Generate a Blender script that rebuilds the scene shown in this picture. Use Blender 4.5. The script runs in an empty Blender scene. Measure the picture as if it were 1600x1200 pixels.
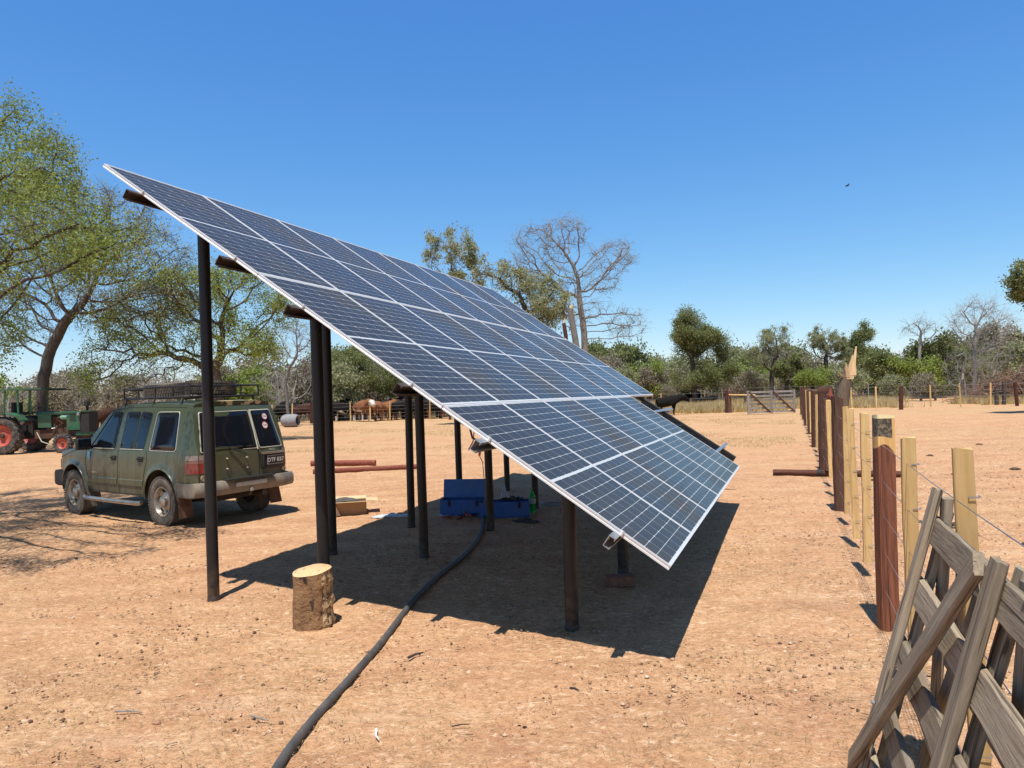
import bpy, bmesh, math, random
import numpy as np
from mathutils import Vector, Matrix, Euler
R = math.radians
sc = bpy.context.scene
col = sc.collection
# ------------------------------------------------------------------ camera
F_PX, PITCH, ROLL, EYE = 1125.86, 0.008547, -0.030458, 1.88
cd = bpy.data.cameras.new('camera'); cam = bpy.data.objects.new('camera', cd); col.objects.link(cam)
cd.sensor_width = 36.0; cd.lens = F_PX / 1600 * 36.0; cd.clip_start = 0.05; cd.clip_end = 3000
_fw = np.array([0, math.cos(PITCH), math.sin(PITCH)]); _up = np.array([0, -math.sin(PITCH), math.cos(PITCH)]); _rt = np.array([1., 0, 0])
_r2 = _rt * math.cos(ROLL) + _up * math.sin(ROLL); _u2 = -_rt * math.sin(ROLL) + _up * math.cos(ROLL)
mw = Matrix.Identity(4)
for i in range(3):
    mw[i][0] = _r2[i]; mw[i][1] = _u2[i]; mw[i][2] = -_fw[i]
mw[2][3] = EYE
cam.matrix_world = mw
sc.camera = cam
# ------------------------------------------------------------------ sky and sun
SUN_EL, SUN_AZ = 70.0, 192.0          # the sun stands behind the viewer: compass angle from +Y, clockwise
w = bpy.data.worlds.new('World'); sc.world = w; w.use_nodes = True
nt = w.node_tree; bg = nt.nodes['Background']
sky = nt.nodes.new('ShaderNodeTexSky'); sky.sky_type = 'NISHITA'; sky.sun_disc = False
sky.sun_elevation = R(SUN_EL); sky.sun_rotation = R(SUN_AZ); sky.altitude = 200; sky.air_density = 1.0; sky.dust_density = 0.1; sky.ozone_density = 2.0
hs = nt.nodes.new('ShaderNodeHueSaturation'); hs.inputs['Saturation'].default_value = 1.0; nt.links.new(sky.outputs[0], hs.inputs['Color'])
mt = nt.nodes.new('ShaderNodeMix'); mt.data_type = 'RGBA'; mt.blend_type = 'MULTIPLY'; mt.inputs[0].default_value = 1.0; mt.inputs[7].default_value = (0.43, 0.92, 2.28, 1)   # white balance of the clear sky
sx = nt.nodes.new('ShaderNodeSeparateColor'); cx = nt.nodes.new('ShaderNodeCombineColor'); nt.links.new(hs.outputs[0], sx.inputs[0])
for _i, _p in enumerate((1.22, .88, .50)):     # per-channel contrast, as a phone camera renders a clear sky
    _m = nt.nodes.new('ShaderNodeMath'); _m.operation = 'POWER'; _m.inputs[1].default_value = _p; nt.links.new(sx.outputs[_i], _m.inputs[0]); nt.links.new(_m.outputs[0], cx.inputs[_i])
nt.links.new(cx.outputs[0], mt.inputs[6]); 
# unseen upper sky graded dimmer and less blue to cut blue fill in shadows
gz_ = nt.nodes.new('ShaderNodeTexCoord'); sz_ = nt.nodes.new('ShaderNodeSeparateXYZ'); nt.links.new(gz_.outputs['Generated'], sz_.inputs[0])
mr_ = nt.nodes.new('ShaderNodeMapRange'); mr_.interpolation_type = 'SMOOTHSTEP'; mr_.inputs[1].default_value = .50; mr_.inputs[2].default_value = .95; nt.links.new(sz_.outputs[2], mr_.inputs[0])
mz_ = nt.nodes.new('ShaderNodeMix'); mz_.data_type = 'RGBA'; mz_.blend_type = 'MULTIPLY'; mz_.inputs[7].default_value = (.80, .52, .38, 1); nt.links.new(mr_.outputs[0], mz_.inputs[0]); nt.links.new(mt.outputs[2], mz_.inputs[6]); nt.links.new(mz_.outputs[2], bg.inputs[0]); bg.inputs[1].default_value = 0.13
ld = bpy.data.lights.new('sun', 'SUN'); ld.energy = 5.0; ld.angle = R(0.5); ld.color = (1.0, 0.965, 0.90)
sun = bpy.data.objects.new('sun', ld); col.objects.link(sun)
_sd = Vector((math.sin(R(SUN_AZ)) * math.cos(R(SUN_EL)), math.cos(R(SUN_AZ)) * math.cos(R(SUN_EL)), math.sin(R(SUN_EL))))
sun.rotation_euler = _sd.to_track_quat('Z', 'Y').to_euler(); sun.location = (0, 0, 30)
sc.view_settings.view_transform = 'Standard'; sc.view_settings.look = 'None'; sc.view_settings.exposure = 0.36; sc.view_settings.gamma = 1.0
sc.cycles.max_bounces = 6; sc.cycles.diffuse_bounces = 3; sc.cycles.transparent_max_bounces = 6

# ------------------------------------------------------------------ helpers
def G(x, y, z=0.0):
    """point of the level plane z seen at photo pixel (x, y) of 1600x1200"""
    d = _r2 * (x - 800) / F_PX - _u2 * (y - 600) / F_PX + _fw
    return Vector(d * ((EYE - z) / -d[2]) + np.array([0, 0, EYE]))
def AT(x, y, Y):
    """point at depth Y (metres along +Y) seen at pixel"""
    d = _r2 * (x - 800) / F_PX - _u2 * (y - 600) / F_PX + _fw
    return Vector(d * (Y / d[1]) + np.array([0, 0, EYE]))
def tag(o, label=None, cat=None, group=None, kind=None):
    if label: o['label'] = label
    if cat: o['category'] = cat
    if group: o['group'] = group
    if kind: o['kind'] = kind
    return o
def empty(name, loc=(0, 0, 0), rz=0, label=None, cat=None, group=None, rot=None, scale=1):
    o = bpy.data.objects.new(name, None); col.objects.link(o); o.location = loc
    o.rotation_euler = rot if rot else (0, 0, rz); o.empty_display_size = 0.2; o.scale = (scale,) * 3
    return tag(o, label, cat, group)
def link_mesh(name, me, mats, parent=None, smooth=True, ang=35):
    o = bpy.data.objects.new(name, me); col.objects.link(o)
    if not isinstance(mats, (list, tuple)): mats = [mats]
    for m in mats: me.materials.append(m)
    if smooth:
        me.polygons.foreach_set('use_smooth', np.ones(len(me.polygons), bool))
        if ang < 180: me.set_sharp_from_angle(angle=R(ang))
    if parent is not None: o.parent = parent
    return o
class MB:
    def __init__(s): s.v = []; s.f = []; s.m = []
    def add(s, vs, fs, mi=0):
        b = len(s.v); s.v += [tuple(v) for v in vs]; s.f += [tuple(i + b for i in f) for f in fs]; s.m += [mi] * len(fs); return s
    def box(s, c, d, rot=None, mi=0):
        h = [x / 2 for x in d]; vs = [Vector((sx * h[0], sy * h[1], sz * h[2])) for sx in (-1, 1) for sy in (-1, 1) for sz in (-1, 1)]
        if rot is not None: vs = [rot @ v for v in vs]
        c = Vector(c); vs = [v + c for v in vs]
        return s.add(vs, [(0, 1, 3, 2), (4, 6, 7, 5), (0, 4, 5, 1), (2, 3, 7, 6), (0, 2, 6, 4), (1, 5, 7, 3)], mi)
    def rings(s, rs, close=True, caps=True, mi=0):
        n = len(rs[0]); vs = [v for r in rs for v in r]; fs = []
        for i in range(len(rs) - 1):
            for j in range(n if close else n - 1):
                k = (j + 1) % n; fs.append((i * n + j, i * n + k, (i + 1) * n + k, (i + 1) * n + j))
        if caps and close:
            fs.append(tuple(range(n - 1, -1, -1))); fs.append(tuple((len(rs) - 1) * n + j for j in range(n)))
        return s.add(vs, fs, mi)
    def tube(s, pts, r, n=8, caps=True, mi=0):
        pts = [Vector(p) for p in pts]; rs = r if isinstance(r, (list, tuple)) else [r] * len(pts); out = []; prev = None
        for i, p in enumerate(pts):
            t = (pts[min(i + 1, len(pts) - 1)] - pts[max(i - 1, 0)]).normalized()
            if prev is None: a = t.orthogonal().normalized()
            else:
                a = prev - t * prev.dot(t); a = a.normalized() if a.length > 1e-6 else t.orthogonal().normalized()
            prev = a; b = t.cross(a)
            out.append([p + (a * math.cos(2 * math.pi * j / n) + b * math.sin(2 * math.pi * j / n)) * rs[i] for j in range(n)])
        return s.rings(out, True, caps, mi)
    def lathe(s, prof, n=24, axis='z', c=(0, 0, 0), mi=0, caps=False):
        c = Vector(c); out = []
        for (r, h) in prof:
            ring = []
            for j in range(n):
                a = 2 * math.pi * j / n; x, y = r * math.cos(a), r * math.sin(a)
                ring.append(c + (Vector((x, y, h)) if axis == 'z' else Vector((x, h, y)) if axis == 'y' else Vector((h, x, y))))
            out.append(ring)
        return s.rings(out, True, caps, mi)
    def prism(s, poly, axis, d0, d1, mi=0):
        def P(a, b, d): return Vector((a, d, b)) if axis == 'y' else Vector((d, a, b)) if axis == 'x' else Vector((a, b, d))
        return s.rings([[P(a, b, d0) for a, b in poly], [P(a, b, d1) for a, b in poly]], True, True, mi)
    def mesh(s, name):
        me = bpy.data.meshes.new(name); me.from_pydata(s.v, [], s.f)
        if any(s.m): me.polygons.foreach_set('material_index', s.m)
        me.update(); return me
    def build(s, name, mats, parent=None, smooth=True, ang=35, fix=True):
        me = s.mesh(name)
        if fix:
            bm = bmesh.new(); bm.from_mesh(me); bmesh.ops.recalc_face_normals(bm, faces=bm.faces[:]); bm.to_mesh(me); bm.free()
        return link_mesh(name, me, mats, parent, smooth, ang)
def np_mesh(name, V, F):
    """V (n,3) float, F (m,k) int"""
    me = bpy.data.meshes.new(name); me.vertices.add(len(V)); me.vertices.foreach_set('co', np.asarray(V, np.float32).ravel())
    m, k = F.shape; me.loops.add(m * k); me.loops.foreach_set('vertex_index', F.astype(np.int32).ravel())
    me.polygons.add(m); me.polygons.foreach_set('loop_start', np.arange(m, dtype=np.int32) * k)
    me.update(calc_edges=True); return me
def bevel(o, wdt, seg=2, ang=30):
    bm = bmesh.new(); bm.from_mesh(o.data)
    es = [e for e in bm.edges if len(e.link_faces) == 2 and e.calc_face_angle(0) > R(ang)]
    bmesh.ops.bevel(bm, geom=es, offset=wdt, segments=seg, affect='EDGES', profile=0.5, clamp_overlap=True)
    bm.to_mesh(o.data); bm.free()
    o.data.polygons.foreach_set('use_smooth', np.ones(len(o.data.polygons), bool)); o.data.set_sharp_from_angle(angle=R(40))
    return o
def copy_tree(o, parent=None):
    c = o.copy(); col.objects.link(c)
    if parent is not None: c.parent = parent
    for ch in o.children: copy_tree(ch, c)
    return c
def skin_mesh(name, verts, edges, radii, subdiv=1, root=0):
    me = bpy.data.meshes.new(name + '_s'); me.from_pydata([tuple(v) for v in verts], edges, [])
    o = bpy.data.objects.new(name + '_s', me); col.objects.link(o)
    md = o.modifiers.new('s', 'SKIN'); md.use_smooth_shade = True
    sv = me.skin_vertices[0].data
    for i, r in enumerate(radii):
        sv[i].radius = r if isinstance(r, tuple) else (r, r); sv[i].use_root = (i == root)
    sd = o.modifiers.new('d', 'SUBSURF'); sd.levels = subdiv; sd.render_levels = subdiv
    dg = bpy.context.evaluated_depsgraph_get(); dg.update()
    out = bpy.data.meshes.new_from_object(o.evaluated_get(dg)); out.name = name
    bpy.data.objects.remove(o); return out
def text_mesh(name, s, size, depth, mat, parent, loc, rot, ax='CENTER', offs=0):
    cu = bpy.data.curves.new(name, 'FONT'); cu.body = s; cu.size = size; cu.extrude = depth; cu.align_x = ax; cu.align_y = 'CENTER'; cu.offset = offs
    o = bpy.data.objects.new(name + '_t', cu); col.objects.link(o)
    dg = bpy.context.evaluated_depsgraph_get(); dg.update()
    me = bpy.data.meshes.new_from_object(o.evaluated_get(dg)); bpy.data.objects.remove(o)
    t = bpy.data.objects.new(name, me); col.objects.link(t); me.materials.clear(); me.materials.append(mat); t.parent = parent; t.location = loc; t.rotation_euler = rot
    return t
# value noise
_rs = np.random.RandomState(5); _T = _rs.rand(256, 256)
def vnoise(x, y):
    xi = np.floor(x).astype(int); yi = np.floor(y).astype(int); fx = x - xi; fy = y - yi
    fx = fx * fx * (3 - 2 * fx); fy = fy * fy * (3 - 2 * fy)
    a = _T[xi & 255, yi & 255]; b = _T[(xi + 1) & 255, yi & 255]; c = _T[xi & 255, (yi + 1) & 255]; d = _T[(xi + 1) & 255, (yi + 1) & 255]
    return (a * (1 - fx) + b * fx) * (1 - fy) + (c * (1 - fx) + d * fx) * fy - 0.5
def gz_np(x, y):
    z = 0.03 * vnoise(x * .55 + 7, y * .55) - 0.07 * np.exp(-(((x + 6) / 3.2) ** 2 + ((y - 12.5) / 3.0) ** 2))
    return z
def gz(x, y): return float(gz_np(np.array([x]), np.array([y]))[0])
def on(x, y, dz=0.0):
    p = G(x, y); return Vector((p.x, p.y, gz(p.x, p.y) + dz))

# ------------------------------------------------------------------ materials
def newmat(name):
    m = bpy.data.materials.new(name); m.use_nodes = True; return m, m.node_tree, m.node_tree.nodes['Principled BSDF']
def N(nt, typ, **kw):
    n = nt.nodes.new(typ)
    for k, v in kw.items():
        if k in n.inputs: n.inputs[k].default_value = v
        else: setattr(n, k, v)
    return n
def ramp(nt, fac, stops):
    r = nt.nodes.new('ShaderNodeValToRGB'); e = r.color_ramp.elements
    while len(e) < len(stops): e.new(0.5)
    for i, (p, c) in enumerate(stops): e[i].position = p; e[i].color = tuple(c) + (1,) if len(c) == 3 else c
    nt.links.new(fac, r.inputs[0]); return r
def mix(nt, fac, a, b, mode='MIX'):
    m = nt.nodes.new('ShaderNodeMix'); m.data_type = 'RGBA'; m.blend_type = mode
    for sock, v in ((m.inputs[0], fac), (m.inputs[6], a), (m.inputs[7], b)):
        if hasattr(v, 'is_output'): nt.links.new(v, sock)
        elif isinstance(v, (int, float)): sock.default_value = v
        else: sock.default_value = tuple(v) + (1,) if len(v) == 3 else v
    return m.outputs[2]
def math_(nt, op, a, b=None, clamp=False):
    m = nt.nodes.new('ShaderNodeMath'); m.operation = op; m.use_clamp = clamp
    for i, v in enumerate((a, b)):
        if v is None: continue
        if hasattr(v, 'is_output'): nt.links.new(v, m.inputs[i])
        else: m.inputs[i].default_value = v
    return m.outputs[0]
def coords(nt, scale=(1, 1, 1), kind='Object', rnd=False):
    tc = nt.nodes.new('ShaderNodeTexCoord'); mp = nt.nodes.new('ShaderNodeMapping'); mp.inputs['Scale'].default_value = scale
    nt.links.new(tc.outputs[kind], mp.inputs[0])
    if rnd:
        oi = nt.nodes.new('ShaderNodeObjectInfo'); s = math_(nt, 'MULTIPLY', oi.outputs['Random'], 37.0)
        nt.links.new(s, mp.inputs['Location'])
    return mp.outputs[0]
def noise(nt, vec, scale, detail=4, rough=0.55, dist=0):
    n = nt.nodes.new('ShaderNodeTexNoise'); n.inputs['Scale'].default_value = scale; n.inputs['Detail'].default_value = detail
    n.inputs['Roughness'].default_value = rough; n.inputs['Distortion'].default_value = dist
    nt.links.new(vec, n.inputs['Vector']); return n.outputs['Fac']
def bump(nt, b, h, strength=0.3, dist=0.01):
    n = nt.nodes.new('ShaderNodeBump'); n.inputs['Strength'].default_value = strength; n.inputs['Distance'].default_value = dist
    nt.links.new(h, n.inputs['Height']); nt.links.new(n.outputs[0], b.inputs['Normal']); return n
def simple(name, c, rough=0.6, metal=0.0, var=0.15, scale=8, bmp=0.0, spec=0.5, dist=0.004, coord='Object', dirt=None, dirt_amt=0.5, dscale=3):
    m, nt, b = newmat(name); v = coords(nt, kind=coord)
    n = noise(nt, v, scale, 5); c = tuple(c)
    lo = tuple(x * (1 - var) for x in c); hi = tuple(min(1, x * (1 + var)) for x in c)
    cc = ramp(nt, n, [(0.3, lo), (0.7, hi)]).outputs[0]
    if dirt is not None:
        d = noise(nt, v, dscale, 6, 0.65); d = ramp(nt, d, [(0.45, (0, 0, 0)), (0.65, (1, 1, 1))]).outputs[0]
        cc = mix(nt, math_(nt, 'MULTIPLY', d, dirt_amt), cc, dirt)
    nt.links.new(cc, b.inputs['Base Color']); b.inputs['Roughness'].default_value = rough; b.inputs['Metallic'].default_value = metal
    b.inputs['Specular IOR Level'].default_value = spec
    if bmp: bump(nt, b, noise(nt, v, scale * 3, 6), bmp, dist)
    return m
def wood(name, dark, light, grain=(22, 22, 1.6), rough=0.85, bmp=0.6, blotch=None, dist=0.006, cracks=True):
    m, nt, b = newmat(name); v = coords(nt, grain, rnd=True); v1 = coords(nt, (1, 1, 1), rnd=True)
    n = noise(nt, v, 2.2, 8, 0.65, 0.6); n2 = noise(nt, v1, 2.5, 3)
    c = ramp(nt, n, [(0.25, dark), (0.75, light)]).outputs[0]
    c = mix(nt, ramp(nt, n2, [(0.35, (0, 0, 0)), (0.7, (1, 1, 1))]).outputs[0], c, mix(nt, 0.45, c, blotch if blotch else dark))
    oi = nt.nodes.new('ShaderNodeObjectInfo')
    hv = nt.nodes.new('ShaderNodeHueSaturation'); nt.links.new(c, hv.inputs['Color']); nt.links.new(math_(nt, 'MULTIPLY_ADD', oi.outputs['Random'], 0.5), hv.inputs['Value'])
    hv.inputs['Value'].links[0].from_node.inputs[2].default_value = 0.75
    c = hv.outputs[0]
    if cracks:
        vc = coords(nt, (grain[0] * .9, grain[1] * .9, grain[2] * .35), rnd=True); k = noise(nt, vc, 2.0, 3, .5, .3)
        kk = ramp(nt, k, [(0.33, (1, 1, 1)), (0.37, (0, 0, 0))]).outputs[0]
        c = mix(nt, math_(nt, 'MULTIPLY', kk, .75), c, tuple(x * .25 for x in dark))
    nt.links.new(c, b.inputs['Base Color']); b.inputs['Roughness'].default_value = rough; b.inputs['Specular IOR Level'].default_value = .3
    bump(nt, b, n, bmp, dist); return m
def leafmat(name, c1, c2, c3, trans=0.45):
    m, nt, b = newmat(name)
    g = nt.nodes.new('ShaderNodeNewGeometry'); n = noise(nt, coords(nt), 0.9, 3)
    c = ramp(nt, math_(nt, 'ADD', math_(nt, 'MULTIPLY', g.outputs['Random Per Island'], .6), math_(nt, 'MULTIPLY', n, .5)), [(0.15, c1), (0.55, c2), (0.95, c3)]).outputs[0]
    nt.links.new(c, b.inputs['Base Color']); b.inputs['Roughness'].default_value = .6; b.inputs['Specular IOR Level'].default_value = .25
    tr = nt.nodes.new('ShaderNodeBsdfTranslucent'); nt.links.new(c, tr.inputs[0]); ms = nt.nodes.new('ShaderNodeMixShader'); ms.inputs[0].default_value = trans
    nt.links.new(b.outputs[0], ms.inputs[1]); nt.links.new(tr.outputs[0], ms.inputs[2]); nt.links.new(ms.outputs[0], nt.nodes['Material Output'].inputs[0]); return m

def ground_mat():
    m, nt, b = newmat('sandy_soil'); v = coords(nt, kind='Object')
    big = noise(nt, v, 0.35, 5, .6); mid = noise(nt, v, 2.2, 6, .65); fine = noise(nt, v, 26, 8, .7); sp = noise(nt, v, 90, 3, .6)
    c = ramp(nt, mid, [(0.25, SOIL[0]), (0.5, SOIL[1]), (0.78, SOIL[2])]).outputs[0]
    c = mix(nt, ramp(nt, big, [(0.35, (0, 0, 0)), (0.7, (1, 1, 1))]).outputs[0], c, mix(nt, 0.5, c, SOIL[3]))
    c = mix(nt, math_(nt, 'MULTIPLY', ramp(nt, fine, [(0.5, (0, 0, 0)), (0.68, (1, 1, 1))]).outputs[0], 0.50), c, SOIL[4])
    c = mix(nt, math_(nt, 'MULTIPLY', ramp(nt, fine, [(0.30, (1, 1, 1)), (0.40, (0, 0, 0))]).outputs[0], 0.62), c, SOIL[5])
    s2 = noise(nt, v, 48, 6, .75, .3); c = mix(nt, math_(nt, 'MULTIPLY', ramp(nt, s2, [(.52, (0, 0, 0)), (.60, (1, 1, 1))]).outputs[0], .62), c, (.25, .13, .07))
    s3 = noise(nt, coords(nt, (1, 1.6, 1), kind='Object'), 13, 6, .78, .5); c = mix(nt, math_(nt, 'MULTIPLY', ramp(nt, s3, [(.55, (0, 0, 0)), (.61, (1, 1, 1))]).outputs[0], .52), c, (.27, .135, .075))
    c = mix(nt, math_(nt, 'MULTIPLY', ramp(nt, s3, [(.36, (1, 1, 1)), (.45, (0, 0, 0))]).outputs[0], .60), c, (.86, .64, .44))
    # dung and twig specks, elongated trampled marks
    vs = coords(nt, (1, 1, 1), kind='Object'); ds = noise(nt, vs, 5.5, 4, .75, .4)
    c = mix(nt, math_(nt, 'MULTIPLY', ramp(nt, ds, [(0.66, (0, 0, 0)), (0.70, (1, 1, 1))]).outputs[0], 0.55), c, (0.13, 0.07, 0.04))
    c = mix(nt, math_(nt, 'MULTIPLY', ramp(nt, sp, [(0.62, (0, 0, 0)), (0.70, (1, 1, 1))]).outputs[0], 0.35), c, (0.55, 0.42, 0.28))
    # dry straw patches far out
    st = noise(nt, v, 0.12, 6, .7, .5); sep = nt.nodes.new('ShaderNodeSeparateXYZ'); nt.links.new(v, sep.inputs[0])
    far = nt.nodes.new('ShaderNodeMapRange'); far.inputs[1].default_value = 14; far.inputs[2].default_value = 45; nt.links.new(sep.outputs[1], far.inputs[0])
    sm = ramp(nt, st, [(0.42, (0, 0, 0)), (0.62, (1, 1, 1))]).outputs[0]
    c = mix(nt, math_(nt, 'MULTIPLY', math_(nt, 'MULTIPLY', sm, far.outputs[0]), .65), c, mix(nt, fine, (0.30, 0.20, 0.10), (0.62, 0.45, 0.22)))
    rd = noise(nt, v, .8, 5, .65, .4); c = mix(nt, math_(nt, 'MULTIPLY', ramp(nt, rd, [(.50, (0, 0, 0)), (.66, (1, 1, 1))]).outputs[0], .45), c, mix(nt, .5, c, (.46, .20, .12)))
    stk = noise(nt, coords(nt, (.22, 1.5, 1), kind='Object'), 1.3, 6, .68, .6)
    c = mix(nt, math_(nt, 'MULTIPLY', ramp(nt, stk, [(.50, (0, 0, 0)), (.64, (1, 1, 1))]).outputs[0], .34), c, mix(nt, .55, c, (.20, .10, .06)))
    c = mix(nt, math_(nt, 'MULTIPLY', ramp(nt, stk, [(.34, (1, 1, 1)), (.44, (0, 0, 0))]).outputs[0], .30), c, (.68, .47, .30))
    nt.links.new(c, b.inputs['Base Color']); b.inputs['Roughness'].default_value = .95; b.inputs['Specular IOR Level'].default_value = .1
    h = math_(nt, 'ADD', math_(nt, 'MULTIPLY', fine, .6), math_(nt, 'ADD', math_(nt, 'MULTIPLY', sp, .3), math_(nt, 'MULTIPLY', noise(nt, v, 9, 5, .6), 1.2)))
    bump(nt, b, h, .8, .04); return m
SOIL = [(0.409, 0.217, 0.109), (0.546, 0.32, 0.169), (0.643, 0.411, 0.233), (0.536, 0.279, 0.15), (0.292, 0.145, 0.069), (0.76, 0.533, 0.329)]
M = {}
M['soil'] = ground_mat()
M['alu'] = simple('aluminium', (.66, .65, .63), .42, .25, .05, 20)
M['black_steel'] = simple('black_painted_steel', (.016, .016, .017), .38, .0, .25, 14, .05, .5, dirt=(.12, .09, .065), dirt_amt=.10, dscale=5)
def post_steel():
    m, nt, b = newmat('painted_post_steel'); v = coords(nt, rnd=True); tc = nt.nodes.new('ShaderNodeTexCoord'); sp = nt.nodes.new('ShaderNodeSeparateXYZ'); nt.links.new(tc.outputs['Object'], sp.inputs[0])
    c = mix(nt, noise(nt, v, 9, 5), (.008, .008, .009), (.017, .016, .016))
    lo = nt.nodes.new('ShaderNodeMapRange'); lo.inputs[1].default_value = .42; lo.inputs[2].default_value = 0.0; nt.links.new(sp.outputs[2], lo.inputs[0])
    d = math_(nt, 'MULTIPLY', lo.outputs[0], ramp(nt, noise(nt, v, 14, 6, .7), [(.36, (0, 0, 0)), (.62, (1, 1, 1))]).outputs[0]); c = mix(nt, math_(nt, 'MULTIPLY', d, .45), c, (.20, .12, .07))
    sc_ = ramp(nt, noise(nt, coords(nt, (30, 30, 3), rnd=True), 2, 5, .7), [(.66, (0, 0, 0)), (.69, (1, 1, 1))]).outputs[0]; c = mix(nt, math_(nt, 'MULTIPLY', sc_, .5), c, (.10, .09, .085))
    nt.links.new(c, b.inputs['Base Color']); b.inputs['Roughness'].default_value = .45; b.inputs['Specular IOR Level'].default_value = .35; bump(nt, b, noise(nt, v, 25, 4), .12, .003); return m
M['post_steel'] = post_steel()
M['galv'] = simple('galvanised_steel', (.42, .43, .44), .4, .8, .15, 30)
M['rust_steel'] = simple('brown_steel', (.055, .038, .03), .6, .2, .3, 12)
M['grey_wood'] = wood('weathered_grey_wood', (.115, .090, .062), (.42, .345, .25), (26, 26, 1.5), bmp=1.0, blotch=(.25, .17, .10))
M['far_grey_wood'] = wood('far_grey_wood', (.16, .14, .125), (.36, .33, .30), (10, 10, 1.5), bmp=.3)
M['pale_wood'] = wood('pale_sawn_wood', (.46, .29, .10), (.74, .52, .24), (14, 14, 1.1), bmp=.25, blotch=(.45, .26, .10), cracks=False)
M['red_wood'] = wood('red_brown_hardwood', (.045, .024, .017), (.20, .098, .064), (20, 20, 1.2), bmp=.9, blotch=(.06, .032, .022))
M['dark_red_wood'] = wood('dark_hardwood', (.035, .014, .010), (.13, .048, .030), (16, 16, 1.2), bmp=.6)
M['log_wood'] = wood('stripped_log', (.12, .03, .02), (.32, .11, .07), (1.2, 16, 16), bmp=.5)
M['bark'] = wood('bark', (.035, .027, .022), (.12, .095, .078), (8, 8, 2), bmp=.8, cracks=False)
M['bark_grey'] = wood('grey_bark', (.13, .115, .10), (.31, .28, .25), (8, 8, 2), bmp=.6, cracks=False)
M['snag_bark'] = wood('snag_bark', (.09, .060, .040), (.26, .19, .13), (9, 9, 2), bmp=.8)
M['wire'] = simple('fence_wire', (.40, .40, .40), .35, .8, .1, 5)
M['rubber'] = simple('tyre_rubber', (.030, .028, .026), .75, 0, .3, 20, .2, dirt=(.26, .19, .13), dirt_amt=.55, dscale=6)
M['dusty_rubber'] = simple('dusty_tyre_rubber', (.13, .105, .08), .85, 0, .3, 16, .2, dirt=(.03, .03, .03), dirt_amt=.45, dscale=5)
M['black_plastic'] = simple('black_plastic', (.02, .02, .021), .5, 0, .2, 10)
M['dark'] = simple('dark_underside', (.018, .016, .014), .8, 0, .3, 6)
M['leaf_olive'] = leafmat('olive_leaves', (.14, .18, .030), (.27, .33, .070), (.43, .47, .14), .5)
M['leaf_fresh'] = leafmat('fresh_green_leaves', (.11, .145, .028), (.225, .28, .058), (.39, .435, .13), .5)
M['leaf_grey'] = leafmat('grey_green_leaves', (.20, .205, .09), (.32, .33, .17), (.46, .46, .27), .5)
M['leaf_dark'] = leafmat('dark_green_leaves', (.09, .10, .036), (.17, .185, .07), (.27, .28, .12))
M['leaf_brown'] = leafmat('brown_leaves', (.17, .14, .09), (.28, .24, .165), (.40, .35, .25), .4)
M['leaf_mid'] = leafmat('mid_green_leaves', (.12, .14, .045), (.22, .245, .090), (.34, .36, .16), .5)

# ------------------------------------------------------------------ ground
def make_ground():
    rs = [0.35]
    while rs[-1] < 900: rs.append(rs[-1] * 1.0115 if rs[-1] < 80 else rs[-1] * 1.06)
    th = list(np.arange(-50, 50.01, 0.2)) + list(np.arange(54, 310, 4.0))
    rs = np.array(rs); th = np.radians(np.array(th))
    RR, TT = np.meshgrid(rs, th, indexing='ij'); X = RR * np.sin(TT); Y = RR * np.cos(TT)
    Z = gz_np(X, Y); near = np.exp(-(RR / 45) ** 2)
    Z = Z + near * (0.016 * vnoise(X * 3.1, Y * 3.1) + 0.016 * vnoise(X * 8.3 + 3, Y * 8.3) + 0.010 * vnoise(X * 19 + 9, Y * 19) + 0.006 * vnoise(X * 47, Y * 47))
    pad = 1 / (1 + np.exp(-((X - (2.84 + .384 * (Y - 5.59))) * 2)))      # trampled paddock right of the fence
    hoof = np.maximum(0, vnoise(X * 5.2 + 40, Y * 5.2 + 11) - .22) * .22
    Z = Z - near * (0.25 + .75 * pad) * hoof
    n, m = RR.shape; V = np.stack([X, Y, Z], -1).reshape(-1, 3)
    i = np.arange(n - 1)[:, None] * m; j = np.arange(m)[None, :]; j2 = (j + 1) % m
    Fq = np.stack([i + j, i + j2, i + m + j2, i + m + j], -1).reshape(-1, 4)[:, ::-1]
    cap = np.array([[k * 5 % m for k in range(3)]])
    V = np.vstack([V, [[0, 0, 0]]]); c = len(V) - 1
    tri = [(c, k, (k + 1) % m, c) for k in range(m)]
    me = np_mesh('ground', V, Fq)
    o = link_mesh('ground', me, M['soil'], None, True, 180); tag(o, 'bare reddish sandy farm soil', None, None, 'structure'); return o
make_ground()

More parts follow.
